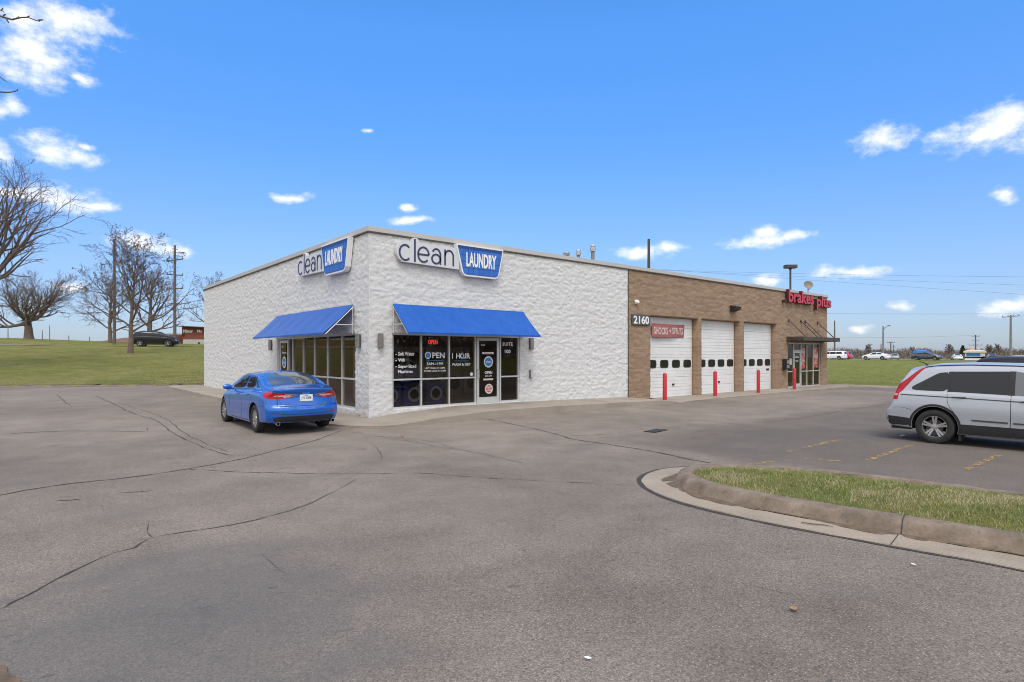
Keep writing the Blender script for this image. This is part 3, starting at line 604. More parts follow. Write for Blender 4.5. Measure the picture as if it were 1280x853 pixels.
# ------------------------------------------------------------------ commercial building
FR = lambda u, v, w: (u, -w, v)          # front wall: u to the right, v up, w out of the wall
LF = lambda u, v, w: (-w, -u, v)         # side wall seen from outside: u = -y
H, CAPB = 5.52, 5.37
bld = thing('commercial_building', 'single storey block shop building, half painted white and half tan block, with three garage doors', 'building')
def cuts(a, b, step, keys):
    k = sorted(set([a, b] + [q_ for q_ in keys if a < q_ < b])); out = []
    for p, q_ in zip(k[:-1], k[1:]):
        m_ = max(1, round((q_ - p) / step)); out += [p + (q_ - p) * i / m_ for i in range(m_)]
    return np.array(out + [b])
def split_wall(name, u0, u1, z0, z1, holes, fr, mt, amp, step, corner=None, seed=0, deep=.16, course=.203, unit=.406):
    """wall face as a fine grid, every block rough and set a little in or out; holes get returns of depth `deep`"""
    us = cuts(u0, u1, step, [h[0] for h in holes] + [h[1] for h in holes]); zs = cuts(z0, z1, step, [h[2] for h in holes] + [h[3] for h in holes])
    U, Zz = np.meshgrid(us, zs)
    row = np.floor(Zz / course); cx = np.floor(U / unit + .5 * (row % 2)); cen = ((vnoise(cx * 3.7 + .5, row * 5.3 + .5, seed)) - .5)
    fu = U / unit + .5 * (row % 2) - cx; fz = Zz / course - row
    joint = np.minimum(np.minimum(fu, 1 - fu) * unit, np.minimum(fz, 1 - fz) * course)
    D = amp * (.6 * cen + 1.0 * (fbm(U * 2.6 + .7 * Zz, Zz * 8, 4, seed) - .5) + 2.5 * (fbm(U * 6.1 - 1.9 * Zz, Zz * 15 + 1.3 * U, 2, seed + 7) - .5)) - amp * .5 * (1 - ss(joint, 0, .022))
    if corner is not None:
        e = ss(np.abs(U - corner), 0, .12); D0 = amp * 2.2 * (fbm(Zz * 5, Zz * 0 + 3.3, 4, 40) - .35); D = D * e + D0 * (1 - e)
        uu = U + np.where(np.abs(U - corner) < 1e-6, np.sign(corner - (u0 + u1) / 2) * D0, 0)
    else: uu = U
    P = np.stack(fr(uu, Zz, D), -1).reshape(-1, 3); nu, nz_ = len(us), len(zs); idx = np.arange(nu * nz_).reshape(nz_, nu)
    uc = (us[:-1] + us[1:]) / 2; zc = (zs[:-1] + zs[1:]) / 2; UC, ZC = np.meshgrid(uc, zc); keep = np.ones(UC.shape, bool)
    for h in holes: keep &= ~((UC > h[0]) & (UC < h[1]) & (ZC > h[2]) & (ZC < h[3]))
    q_ = np.stack([idx[:-1, :-1], idx[:-1, 1:], idx[1:, 1:], idx[1:, :-1]], -1)[keep]
    vv = list(map(tuple, P)); ff = [tuple(x) for x in q_]
    for h in holes:                      # returns
        iu0, iu1 = np.argmin(abs(us - h[0])), np.argmin(abs(us - h[1])); iz0, iz1 = np.argmin(abs(zs - h[2])), np.argmin(abs(zs - h[3]))
        loop = [idx[iz0, i] for i in range(iu0, iu1)] + [idx[j, iu1] for j in range(iz0, iz1)] + [idx[iz1, i] for i in range(iu1, iu0, -1)] + [idx[j, iu0] for j in range(iz1, iz0, -1)]
        b = len(vv); m_ = len(loop); us_ = np.tile(us, nz_); zs_ = np.repeat(zs, nu)
        for l_ in loop: vv.append(tuple(fr(us_[l_], zs_[l_], -(h[4] if len(h) > 4 else deep))))
        for i in range(m_): ff.append((int(loop[i]), b + i, b + (i + 1) % m_, int(loop[(i + 1) % m_])))
    o = mesh_np(name, vv, ff, mt, bld, smooth=True)
    bm = bmesh.new(); bm.from_mesh(o.data); bmesh.ops.recalc_face_normals(bm, faces=bm.faces[:]); bm.to_mesh(o.data); bm.free(); return o
SX = 11.61; EX = 30.9; WY = 20.0
SW = (.77, 5.73, .19, 2.45); SL = (-7.92, -.9, .17, 2.45)
GD = [(13.11, 16.72), (17.02, 20.48), (20.89, 24.36)]; BPW = (25.71, 30.0, -.055, 2.5)
split_wall('white_wall', 0, SX, -.2, CAPB, [SW], FR, M['white_block'], .015, .036, corner=0, seed=1)
split_wall('white_wall', -WY, 0, -.15, CAPB, [SL], LF, M['white_block'], .014, .04, corner=0, seed=2)
split_wall('tan_wall', SX, EX, -.2, CAPB, [(a, b, -.2, 3.5, .32) for a, b in GD] + [BPW], FR, M['tan_block'], .016, .06, seed=3, course=.1015)
b = MB()
b.box((EX - .3, .02, -.3), (EX - .004, WY, CAPB)); b.box((-.0 + .03, WY - .3, -.3), (EX - .31, WY, CAPB)); b.build('end_wall', M['tan_block'], bld)
b = MB(); b.box((.05, .05, 4.75), (EX - .32, WY - .32, 4.9)); b.build('roof', M['cap'], bld)
b = MB(); ov_ = .05       # metal coping all round the parapet
b.box((-ov_, -ov_, CAPB), (EX + ov_, .32, H)); b.box((-ov_, .323, CAPB), (.32, WY + ov_, H)); b.box((EX - .32, .323, CAPB), (EX + ov_, WY + ov_, H)); b.box((.323, WY - .32, CAPB), (EX - .323, WY + ov_, H))
cap = b.build('parapet_cap', M['cap'], bld, bevel=.008)
b = MB(); b.box((-.045, -.045, CAPB - .035), (EX + .04, .2, CAPB - .003)); b.box((-.045, .203, CAPB - .035), (.2, WY + .02, CAPB - .003)); b.build('cap_shadow_strip', M['capdark'], cap)  # solid strip coloured dark to draw the shadow line under the coping
b = MB(); b.box((SX - .012, -.03, -.1), (SX + .012, .0, CAPB - .04)); b.build('control_joint', M['dark'], bld)
# rooms behind the glass
b = MB(); A0, A1 = (.3, .34, .1), (11.3, 12.5, 3.3)
def room(name, x0, y0, z0, x1, y1, z1, open_front, open_left=False):
    vs = [(x0, y0, z0), (x1, y0, z0), (x1, y1, z0), (x0, y1, z0), (x0, y0, z1), (x1, y0, z1), (x1, y1, z1), (x0, y1, z1)]
    fs = [(0, 1, 2, 3), (4, 5, 6, 7), (1, 2, 6, 5), (2, 3, 7, 6)] + ([] if open_left else [(3, 0, 4, 7)])
    m_ = MB(); m_.add(vs, fs); return m_.build(name, M['interior'], bld)
room('interior_room', .2, .2, .17, 11.3, 12.5, 3.2, True, True); room('interior_room', 25.2, .2, -.05, 30.5, 6, 3.2, True)

def text(s, fr, u0, u1, v0, v1, w, depth=.002, bold=0, mats=None, name='window_lettering', parent=None, mb=None, mi=0, seg=2, side=None, slant=0):
    """lettering fitted to the box u0..u1, v0..v1 of frame fr, its face at distance w from the wall"""
    cu = bpy.data.curves.new('t', 'FONT'); cu.body = s; cu.resolution_u = seg; cu.offset = bold
    ob = bpy.data.objects.new('t', cu); C.objects.link(ob); dg = bpy.context.evaluated_depsgraph_get(); dg.update()
    me = bpy.data.meshes.new_from_object(ob.evaluated_get(dg)); bpy.data.objects.remove(ob); bpy.data.curves.remove(cu)
    bm = bmesh.new(); bm.from_mesh(me); bmesh.ops.remove_doubles(bm, verts=bm.verts[:], dist=1e-5)
    xs_ = [q_.co.x for q_ in bm.verts]; ys_ = [q_.co.y for q_ in bm.verts]; a, b_, c_, d_ = min(xs_), max(xs_), min(ys_), max(ys_)
    front = bm.faces[:]; sides = set()
    r_ = bmesh.ops.extrude_face_region(bm, geom=front); ev = [g_ for g_ in r_['geom'] if isinstance(g_, bmesh.types.BMVert)]; evs = set(ev)
    bm.verts.ensure_lookup_table(); bm.verts.index_update(); vs = []
    for q_ in bm.verts:
        u = u0 + (q_.co.x - a) / (b_ - a) * (u1 - u0) + slant * (q_.co.y - c_); v_ = v0 + (q_.co.y - c_) / (d_ - c_) * (v1 - v0); vs.append(fr(u, v_, w if q_ in evs else w - depth))
    fs = [tuple(q_.index for q_ in fc.verts) for fc in bm.faces]; kinds = [0 if all(q_ in evs for q_ in fc.verts) else 1 for fc in bm.faces]
    bm.free(); bpy.data.meshes.remove(me)
    if mb is None: mb2 = MB()
    else: mb2 = mb
    o_ = len(mb2.v); mb2.v += [tuple(map(float, p)) for p in vs]; mb2.f += [tuple(i + o_ for i in q_) for q_ in fs]; mb2.m += [mi + (k if side else 0) for k in kinds]
    if mb is None: return mb2.build(name, mats, parent)
def disc(mb, fr, u, v, r0, r1, w, mi=0, n=28, th=.002):
    vs = []; fs = []
    for k in range(n):
        g_ = 2 * math.pi * k / n
        for rr in (r0, r1): vs.append(fr(u + rr * math.cos(g_), v + rr * math.sin(g_), w))
    for k in range(n): a = 2 * k; b_ = 2 * ((k + 1) % n); fs.append((a, a + 1, b_ + 1, b_))
    mb.add(vs, fs, mi)
def storefront(fr, u0, u1, v0, v1, mull, rail, door, w=-.1, name='storefront', no_rail=()):
    """aluminium frame; one glass pane per light; door = (u0,u1) bay"""
    t = .05; b = MB()
    def bx(a, c, d, e, w0=w - .05, w1=w + .05): b.add([fr(a, d, w0), fr(c, d, w0), fr(c, e, w0), fr(a, e, w0), fr(a, d, w1), fr(c, d, w1), fr(c, e, w1), fr(a, e, w1)], [(0, 1, 2, 3), (4, 5, 6, 7), (0, 1, 5, 4), (1, 2, 6, 5), (2, 3, 7, 6), (3, 0, 4, 7)])
    edges = [u0] + list(mull) + [u1]
    bx(u0 + .001, u1 - .001, v1 - t, v1 - .001); bx(u0 + .001, u0 + t, v0, v1 - t - .001); bx(u1 - t, u1 - .001, v0, v1 - t - .001)
    bays = []
    for i, (a, c) in enumerate(zip(edges[:-1], edges[1:])):
        l = a + (t if i == 0 else t / 2); r = c - (t if i == len(edges) - 2 else t / 2); isd = door and abs(a - door[0]) < .01
        if i < len(edges) - 2: bx(c - t / 2, c + t / 2, v0, v1 - t - .001)
        if not isd: bx(l + .001, r - .001, v0, v0 + t); bays.append((l, r))
        if not isd and i not in no_rail: bx(l + .001, r - .001, rail - t / 2, rail + t / 2)
    o = b.build(name, M['alu'], bld)
    panes = []
    for i, (l, r) in enumerate(bays):
        p = MB()
        for d, e in ((v0 + t, rail - t / 2), (rail + t / 2, v1 - t)): p.add([fr(l, d, w), fr(r, d, w), fr(r, e, w), fr(l, e, w)], [(0, 1, 2, 3)])
        panes.append(p.build('pane', M['glass'], o))
    return o, panes
def entry_door(fr, u0, u1, v0, v1, w, hinge):
    b = MB(); s = .1
    def bx(b, a, c, d, e, w0, w1, mi=0): b.add([fr(a, d, w0), fr(c, d, w0), fr(c, e, w0), fr(a, e, w0), fr(a, d, w1), fr(c, d, w1), fr(c, e, w1), fr(a, e, w1)], [(0, 1, 2, 3), (4, 5, 6, 7), (0, 1, 5, 4), (1, 2, 6, 5), (2, 3, 7, 6), (3, 0, 4, 7)], mi)
    bx(b, u0, u0 + s, v0, v1, w - .022, w + .022); bx(b, u1 - s, u1, v0, v1, w - .022, w + .022); bx(b, u0 + s + .001, u1 - s - .001, v1 - s, v1, w - .02, w + .02); bx(b, u0 + s + .001, u1 - s - .001, v0, v0 + .19, w - .02, w + .02)
    d = b.build('door', M['alu'], bld)
    p = MB(); p.add([fr(u0 + s, v0 + .19, w), fr(u1 - s, v0 + .19, w), fr(u1 - s, v1 - s, w), fr(u0 + s, v1 - s, w)], [(0, 1, 2, 3)]); p.build('pane', M['glass'], d)
    hb = MB(); x = u0 + .05 if hinge == 'r' else u1 - .05; hb.tube([fr(x, v0 + .82, w + .022), fr(x, v0 + .82, w + .09), fr(x, v0 + 1.12, w + .09), fr(x, v0 + 1.12, w + .022)], .013); hb.build('handle', M['steel'], d)
    return d
sf, panes = storefront(FR, *SW, [1.78, 2.81, 3.84, 4.9], 1.06, (3.84,))
wl = -.094
def put(s, u0, u1, v0, v1, p, mats=None, bold=.02, fr=FR, w=wl, sl=0): return text(s, fr, u0, u1, v0, v1, w, .001, bold, mats or M['white'], 'window_lettering', p, slant=sl)
bl = MB()
for vv in (1.83, 1.64, 1.46): disc(bl, FR, .93, vv - .01, 0, .018, wl)
for s, u0, u1, v0, v1 in (('Soft Water', 1.0, 1.56, 1.78, 1.9), ('Wifi', 1.0, 1.22, 1.6, 1.7), ('Super-Sized', 1.0, 1.62, 1.38, 1.51), ('Machines', 1.0, 1.5, 1.25, 1.35)): text(s, FR, u0, u1, v0, v1, wl, .001, .022, mb=bl)
bl.build('window_lettering', M['white'], sf)
bl = MB()
text('PEN', FR, 2.2, 2.66, 1.7, 1.88, wl, .001, .025, mb=bl)
disc(bl, FR, 2.04, 1.79, .085, .11, wl, 0); disc(bl, FR, 2.04, 1.79, 0, .084, wl, 1)
text('5AM-11PM', FR, 2.0, 2.6, 1.48, 1.57, wl, .001, .02, mb=bl); text('LAST WASH AT 10PM', FR, 1.93, 2.66, 1.36, 1.42, wl, .001, .02, mb=bl); text('DOORS LOCK AT 11PM', FR, 1.9, 2.7, 1.27, 1.33, wl, .001, .02, mb=bl)
bl.add([FR(2.0, 1.62, wl), FR(2.62, 1.62, wl), FR(2.62, 1.635, wl), FR(2.0, 1.635, wl)], [(0, 1, 2, 3)], 1); bl.build('window_lettering', [M['white'], M['blue_decal']], sf)
bl = MB()
text('1 H UR', FR, 2.94, 3.66, 1.68, 1.86, wl, .001, .022, mb=bl); disc(bl, FR, 3.335, 1.77, .055, .085, wl, 0); disc(bl, FR, 3.335, 1.77, 0, .054, wl, 1)
bl.add([FR(3.325, 1.86, wl), FR(3.345, 1.86, wl), FR(3.335, 1.94, wl)], [(0, 1, 2)], 0)
text('WASH & DRY', FR, 2.93, 3.68, 1.45, 1.54, wl, .001, .022, mb=bl); bl.add([FR(3.03, 1.6, wl), FR(3.6, 1.6, wl), FR(3.6, 1.615, wl), FR(3.03, 1.615, wl)], [(0, 1, 2, 3)], 1)
disc(bl, FR, 3.71, 1.17, 0, .06, wl); bl.build('window_lettering', [M['white'], M['blue_decal']], sf)
put('SUITE', 5.02, 5.48, 2.12, 2.24, sf); put('100', 5.12, 5.38, 1.86, 1.99, sf)
dr = entry_door(FR, 3.9, 4.86, .2, 2.38, -.085, 'r'); bl = MB(); dw = -.078
text('2160', FR, 4.08, 4.24, 2.1, 2.17, dw, .001, .02, mb=bl); bl.add([FR(4.14, 1.83, dw), FR(4.62, 1.83, dw), FR(4.62, 1.9, dw), FR(4.14, 1.9, dw)], [(0, 1, 2, 3)], 0); text('Welcome', FR, 4.2, 4.56, 1.84, 1.89, dw + .003, .001, .01, mb=bl, mi=2)
disc(bl, FR, 4.4, 1.57, .15, .19, dw, 0); disc(bl, FR, 4.4, 1.57, 0, .149, dw, 1); text('clean', FR, 4.29, 4.51, 1.53, 1.62, dw + .003, .001, .012, mb=bl)
text('OPEN', FR, 4.24, 4.56, 1.16, 1.26, dw, .001, .024, mb=bl); text('5AM-11PM', FR, 4.26, 4.54, 1.07, 1.12, dw, .001, .02, mb=bl); bl.add([FR(4.19, .95, dw), FR(4.6, .95, dw), FR(4.6, 1.01, dw), FR(4.19, 1.01, dw)], [(0, 1, 2, 3)], 3)
disc(bl, FR, 4.42, .66, .12, .17, dw, 3); disc(bl, FR, 4.42, .66, 0, .119, dw, 2); text('NO', FR, 4.34, 4.5, .67, .74, dw + .003, .001, .02, mb=bl, mi=0); text('SMOKING', FR, 4.32, 4.52, .58, .64, dw + .003, .001, .02, mb=bl)
bl.build('door_lettering', [M['white'], M['blue_decal'], M['red_decal'], M['cream']], dr)
sl, panes2 = storefront(LF, *SL, [-6.84, -6.37, -5.31, -4.26, -3.14, -2.0], 1.07, (-7.92,), no_rail=())
dl = entry_door(LF, -7.84, -6.88, .17, 2.36, -.085, 'r'); bl = MB()
disc(bl, LF, -7.36, 1.52, .17, .22, dw, 0); disc(bl, LF, -7.36, 1.52, 0, .169, dw, 1); text('clean', LF, -7.49, -7.23, 1.47, 1.57, dw + .003, .001, .012, mb=bl); text('Welcome', LF, -7.6, -7.12, 1.85, 1.93, dw, .001, .02, mb=bl); text('OPEN', LF, -7.56, -7.16, 1.1, 1.2, dw, .001, .024, mb=bl); text('2160', LF, -7.66, -7.45, 2.08, 2.16, dw, .001, .02, mb=bl); text('5AM-11PM', LF, -7.54, -7.18, .98, 1.04, dw, .001, .02, mb=bl)
bl.build('door_lettering', [M['white'], M['blue_decal']], dl)
# garage doors: ribbed white sections with a row of windows
def garage(u0, u1):
    a, c = u0 + .03, u1 - .03; top = 3.49; bot = -.1; b = MB(); w = -.31
    nsec = 8; hh = (top - bot) / nsec
    for i in range(nsec):
        z0 = bot + i * hh; b.box((a, -w - .0, z0 + .004), (c, -w + .05, z0 + hh - .004))
        for k in (1, 2): b.box((a + .04, -w - .008, z0 + hh * k / 3 - .012), (c - .04, -w + .001, z0 + hh * k / 3 + .012))
    b.box((a, -w + .051, bot), (c, -w + .07, top), 1)
    d = b.build('garage_door', [M['door_white'], M['dark']], bld, bevel=.004)
    zc = 1.4; n = 4
    for i in range(n):
        m_ = MB(); uc = a + (c - a) * (i + .5) / n + .05; hw, hh2 = .3, .185; pl = []
        for k in range(24):
            t = 2 * math.pi * k / 24; e = .45; pl.append((uc + hw * abs(math.cos(t)) ** e * (1 if math.cos(t) >= 0 else -1), zc + hh2 * abs(math.sin(t)) ** e * (1 if math.sin(t) >= 0 else -1)))
        m_.prism(pl, w + .001, w + .016, FR, 0); m_.prism([(uc + (p - uc) * .82, zc + (q_ - zc) * .76) for p, q_ in pl], w + .012, w + .019, FR, 1)
        m_.build('window', [M['black'], M['car_glass']], d)
    hb = MB(); hb.box((a + .9 * (c - a) * .62, -w - .05, .42), (a + .9 * (c - a) * .62 + .12, -w - .009, .5)); hb.build('handle', M['black'], d)
    return d
gds = [garage(*g_) for g_ in GD]
b = MB(); b.box((GD[2][1] - .55, .3 - .03, .97), (GD[2][1] - .3, .3, 1.06)); b.build('vent_slot', M['black'], gds[2])
# storefront of the brake shop
s2, panes3 = storefront(FR, *BPW, [26.52, 27.48, 28.24, 29.1], .85, (26.52,), name='storefront')
d2 = entry_door(FR, 26.57, 27.43, -.05, 2.02, -.085, 'l')
b = MB(); b.box((26.545, .06, 2.05), (27.455, .14, 2.1)); b.build('door_head', M['alu'], s2)
p_ = MB(); p_.add([FR(26.55, 2.1, -.1), FR(27.45, 2.1, -.1), FR(27.45, 2.45, -.1), FR(26.55, 2.45, -.1)], [(0, 1, 2, 3)]); p_.build('pane', M['glass'], s2)
for (u0, u1, v0, v1, mt) in ((27.56, 28.02, 1.0, 2.2, 'poster'), (29.2, 29.8, 1.05, 2.25, 'poster'), (26.0, 26.35, 1.25, 1.6, 'cream')):
    b = MB(); b.box((u0, .085, v0), (u1, .092, v1)); b.build('poster', M[mt], s2)
bl = MB(); text('BRAKES', FR, 27.6, 27.98, 1.9, 2.05, -.08, .001, .02, mb=bl); text('OIL', FR, 27.65, 27.93, 1.45, 1.6, -.08, .001, .02, mb=bl); text('TIRES', FR, 29.27, 29.73, 1.6, 1.78, -.08, .001, .02, mb=bl); bl.build('window_lettering', M['white'], s2)
bl = MB(); text('OPEN', FR, 26.76, 27.2, 1.62, 1.74, -.078, .001, .02, mb=bl); text('HOURS', FR, 26.8, 27.16, 1.4, 1.5, -.078, .001, .02, mb=bl); bl.build('door_lettering', M['white'], d2)

# ------------------------------------------------------------------ things fixed to the building
def awning(fr, u0, u1, label, flip=False):
    zt, zb, pr = 3.32, 2.46, .9
    t = thing('awning', label, 'awning', group='blue shop awnings')
    b = MB(); n = 28; rows = 10; vs = []; fs = []
    for i in range(n + 1):
        for j in range(rows + 1):
            u = u0 + (u1 - u0) * i / n; s = j / rows; sag = -.012 * math.sin(math.pi * s) * (1 + .5 * math.cos(i * 1.57)); vs.append(fr(u, zt + (zb - zt) * s + sag * .7, .05 + pr * s + sag))
    r = rows + 1
    fs = [(i * r + j, i * r + j + 1, (i + 1) * r + j + 1, (i + 1) * r + j) for i in range(n) for j in range(rows)]
    top = len(vs); vs += [(x, y, z - (.055 if q_ % (rows + 1) == rows else .012)) for q_, (x, y, z) in enumerate(vs)]; fs += [tuple(k + top for k in f_[::-1]) for f_ in fs]
    for i in range(n):                      # front hem
        a = i * r + rows; c_ = (i + 1) * r + rows; fs.append((a, a + top, c_ + top, c_))
    b.add(vs, fs); b.build('canopy', M['canvas'], t, smooth=True)
    f_ = MB()
    for u in (u0 + .02, (u0 + u1) / 2, u1 - .02):
        f_.tube([fr(u, zt - .03, .06), fr(u, zb - .02, .06)], .014, 6); f_.tube([fr(u, zt - .09, .06), fr(u, zb - .045, pr + .0)], .012, 6); f_.tube([fr(u, zt - .62, .06), fr(u, zt - .62, .05 + pr * .62 / .86 - .09)], .016, 6)
    f_.tube([fr(u0 + .02, zb - .03, pr + .02), fr(u1 - .02, zb - .03, pr + .02)], .014, 6); f_.tube([fr(u0 + .02, zt - .05, .04), fr(u1 - .02, zt - .05, .04)], .012, 6)
    f_.build('frame', M['alu'], t)
awning(FR, .74, 5.84, 'bright blue sloping canvas awning over the front laundry windows')
awning(LF, -7.8, -.92, 'long blue canvas awning on the side wall above the parked blue car')

def laundry_sign(fr, s0, sc, label):
    """backing panel with thin navy lettering, and the blue basket with white lettering"""
    t = thing('wall_sign', label, 'sign', group='matching laundry signs')
    X = lambda u: s0 + u * sc
    # outline of the word panel
    out = [(X(1.02), 4.58), (X(.9), 4.66), (X(.83), 4.8), (X(.83), 4.98), (X(.9), 5.13), (X(1.02), 5.2), (X(1.32), 5.21), (X(1.34), 5.3), (X(1.4), 5.34), (X(1.5), 5.34), (X(1.56), 5.3), (X(1.58), 5.21), (X(2.8), 5.2), (X(3.05), 5.2), (X(3.05), 4.53)]
    b = MB(); b.prism(out, .03, .15, fr); b.build('panel', M['sign_face'], t)
    b = MB(); sw = .027
    def stroke(pts):
        P = [np.array(p, float) for p in pts]; A = []; B = []
        for i, p in enumerate(P):
            d_ = P[min(i + 1, len(P) - 1)] - P[max(i - 1, 0)]; d_ /= np.linalg.norm(d_); nn = np.array([-d_[1], d_[0]]) * sw; A.append(p + nn); B.append(p - nn)
        for i in range(len(P) - 1): b.prism([(X(q_[0]), q_[1]) for q_ in (A[i], A[i + 1], B[i + 1], B[i])], .1505, .162, fr)
    arc = lambda cx, cy, rx, ry, a0, a1, n=22: [(cx + rx * math.cos(R(a0 + (a1 - a0) * i / n)), cy + ry * math.sin(R(a0 + (a1 - a0) * i / n))) for i in range(n + 1)]
    cy, rx, ry = 4.86, .19, .225
    stroke(arc(1.1, cy, rx, ry, 45, 315)); stroke([(1.43, cy - ry - .02), (1.43, 5.3)]); stroke(arc(1.73, cy, rx, ry, 0, 318)); stroke([(1.55, cy), (1.92, cy)])
    stroke([(2.34, cy - ry - .02), (2.34, cy + .04)] + arc(2.19, cy + .04, .15, .185, 0, 150)); stroke(arc(2.18, cy - .085, .15, .14, 0, 360)); stroke([(2.51, cy - ry - .02), (2.51, cy + ry + .02)]); stroke(arc(2.665, cy + .05, .155, .175, 180, 0) + [(2.82, cy - ry - .02)])
    b.build('lettering', M['ink'], t)
    tz = lambda g_: [(X(2.95 - g_), 5.3 + g_), (X(3.17 - g_), 4.47), (X(3.22), 4.41 - g_), (X(3.3), 4.385 - g_), (X(4.47), 4.385 - g_), (X(4.56), 4.42 - g_), (X(4.6 + g_), 4.48), (X(4.78 + g_), 5.3 + g_)]
    b = MB(); b.prism(tz(.045), .03, .2, fr); b.build('basket_frame', M['white'], t)
    b = MB(); b.prism(tz(-.008), .198, .212, fr); bk = b.build('basket', M['sign_blue'], t)
    b = MB(); b.prism([(X(2.955), 5.3), (X(2.985), 5.22), (X(4.745), 5.22), (X(4.775), 5.3)], .21, .217, fr); b.build('rim_band', M['sign_navy'], bk)
    b = MB(); text('LAUNDRY', fr, X(3.28), X(4.5), 4.64, 5.11, .228, .014, .028, mb=b, seg=3); b.build('lettering', M['white'], t)
laundry_sign(FR, 0, 1, 'long sign reading clean LAUNDRY high on the front wall above the bright awning')
laundry_sign(LF, -6.2, 1.09, 'sign reading clean LAUNDRY high on the side wall near the corner')
def plain_sign():
    o = thing('shop_sign', 'red raised letters reading brakes plus at the far right end of the tan wall', 'sign')
    u0, u1 = 24.95, 30.85; b = MB()
    text('brakes', FR, 25.35, 28.55, 4.78, 5.5, .22, .19, .03, mb=b, seg=3, side=True)
    text('plus', FR, 28.95, 31.0, 4.52, 5.38, .22, .19, .03, mb=b, seg=3, side=True)
    b.box((24.95, -.22, 4.74), (25.1, -.03, 4.89), 1); b.build('lettering', [M['letter_red'], M['letter_side']], o)
plain_sign()
t = thing('number_sign', 'dark grey plaque reading 2160 beside the first garage door', 'sign'); b = MB(); b.box((11.8, -.06, 3.06), (13.02, -.02, 3.5)); b.build('plaque', M['plaque'], t, bevel=.004)
b = MB(); text('2160', FR, 11.9, 12.93, 3.11, 3.45, .07, .01, .025, mb=b, seg=3); b.build('lettering', M['white'], t)
# banner slung across the first garage door on cords
t = thing('banner', 'faded red banner reading SHOCKS + STRUTS tied across the first garage door', 'banner'); vs = []; fs = []
nu, nv = 26, 8; B0, B1 = 13.45, 15.95
def bfr(u, v, w): s = (u - B0) / (B1 - B0); r = (v - 2.62) / .58; return (u, .19 - w - .05 * math.sin(s * 5) * (1 - r * .6) - .03 * math.sin(s * 11 + 1) * (1 - r), v - .09 * s * (1 - s) - .05 * math.sin(s * 7) * (1 - r) * .5)
for i in range(nu + 1):
    for j in range(nv + 1):
        u = B0 + (B1 - B0) * i / nu; v_ = 2.62 + .58 * j / nv; vs.append(bfr(u, v_, 0))
fs = [(i * (nv + 1) + j, (i + 1) * (nv + 1) + j, (i + 1) * (nv + 1) + j + 1, i * (nv + 1) + j + 1) for i in range(nu) for j in range(nv)]
b = MB(); b.add(vs, fs); b.build('cloth', M['banner'], t, smooth=True)
b = MB(); text('SHOCKS + STRUTS', bfr, B0 + .12, B1 - .1, 2.74, 3.06, .008, .002, .022, mb=b); b.build('lettering', M['banner_txt'], t)
b = MB()
for a, c_ in (((13.12, .02, 3.42), bfr(B0, 3.2, 0)), ((13.12, .02, 2.62), bfr(B0, 2.62, 0)), ((16.68, .25, 3.3), bfr(B1, 3.2, 0)), ((16.68, .25, 2.66), bfr(B1, 2.62, 0))): b.tube([a, c_], .008, 5)
b.build('cord', M['white'], t)
def wall_lamp(fr, u, v, label):
    t = thing('wall_lamp', label, 'wall lamp', group='slim wall lamps beside the awnings'); b = MB()
    b.add([fr(*p) for p in ((u - .06, v - .2, .02), (u + .06, v - .2, .02), (u + .06, v + .2, .02), (u - .06, v + .2, .02), (u - .06, v - .2, .06), (u + .06, v - .2, .06), (u + .06, v + .2, .06), (u - .06, v + .2, .06))], [(0, 1, 2, 3), (4, 5, 6, 7), (0, 1, 5, 4), (1, 2, 6, 5), (2, 3, 7, 6), (3, 0, 4, 7)]); b.build('backplate', M['dark'], t)
    b = MB(); pl = [(u - .075, v - .21), (u + .075, v - .21), (u + .075, v + .21), (u - .075, v + .21)]; b.prism(pl, .062, .13, fr); b.build('shade', M['grey_pole'], t, bevel=.008)
wall_lamp(FR, .33, 2.22, 'slim grey wall lamp on the front wall at the building corner'); wall_lamp(FR, 6.2, 2.2, 'slim grey wall lamp right of the front laundry windows')
wall_lamp(LF, -.55, 2.22, 'slim grey wall lamp on the side wall nearest the corner'); wall_lamp(LF, -8.55, 2.2, 'slim grey wall lamp on the side wall beyond the side door')
t = thing('meter_box', 'small grey outlet box on the white wall below the lamp right of the front windows', 'box'); b = MB(); b.box((6.14, -.1, .98), (6.28, -.02, 1.28)); b.build('box', M['grey_pole'], t, bevel=.01); b = MB(); b.box((6.16, -.112, 1.0), (6.26, -.101, 1.26)); b.build('cover', M['alu'], t)
t = thing('floodlight', 'black floodlight fixed to the tan wall above the second garage door', 'lamp'); b = MB(); b.box((19.5, -.1, 3.98), (19.95, -.02, 4.28)); b.build('housing', M['dark'], t, bevel=.01)
b = MB(); b.add([(19.46, -.08, 4.28), (19.99, -.08, 4.28), (19.99, -.36, 4.2), (19.46, -.36, 4.2), (19.46, -.08, 3.98), (19.99, -.08, 3.98), (19.99, -.34, 4.08), (19.46, -.34, 4.08)], [(0, 1, 2, 3), (4, 5, 6, 7), (2, 3, 7, 6), (0, 3, 7, 4), (1, 2, 6, 5)]); b.build('head', M['black'], t)
t = thing('dome_camera', 'small white camera on the tan wall above the house number', 'camera'); b = MB(); b.lathe([(.001, -.16), (.06, -.15), (.09, -.1), (.1, -.04), (.1, -.02)], 16, 'y', (12.12, 0, 4.02)); b.build('dome', M['white'], t, smooth=True); b = MB(); b.box((12.02, -.03, 3.93), (12.22, -.018, 4.11)); b.build('mount', M['alu'], t)
t = thing('drop_box', 'black key drop box on the tan wall left of the brake shop window', 'box'); b = MB(); b.box((25.0, -.24, .98), (25.42, -.02, 1.58)); b.build('body', M['black'], t, bevel=.02)
b = MB(); b.box((25.06, -.255, 1.32), (25.36, -.242, 1.5)); b.box((25.06, -.255, 1.08), (25.36, -.242, 1.24)); b.build('label_plate', M['grey_pole'], t)
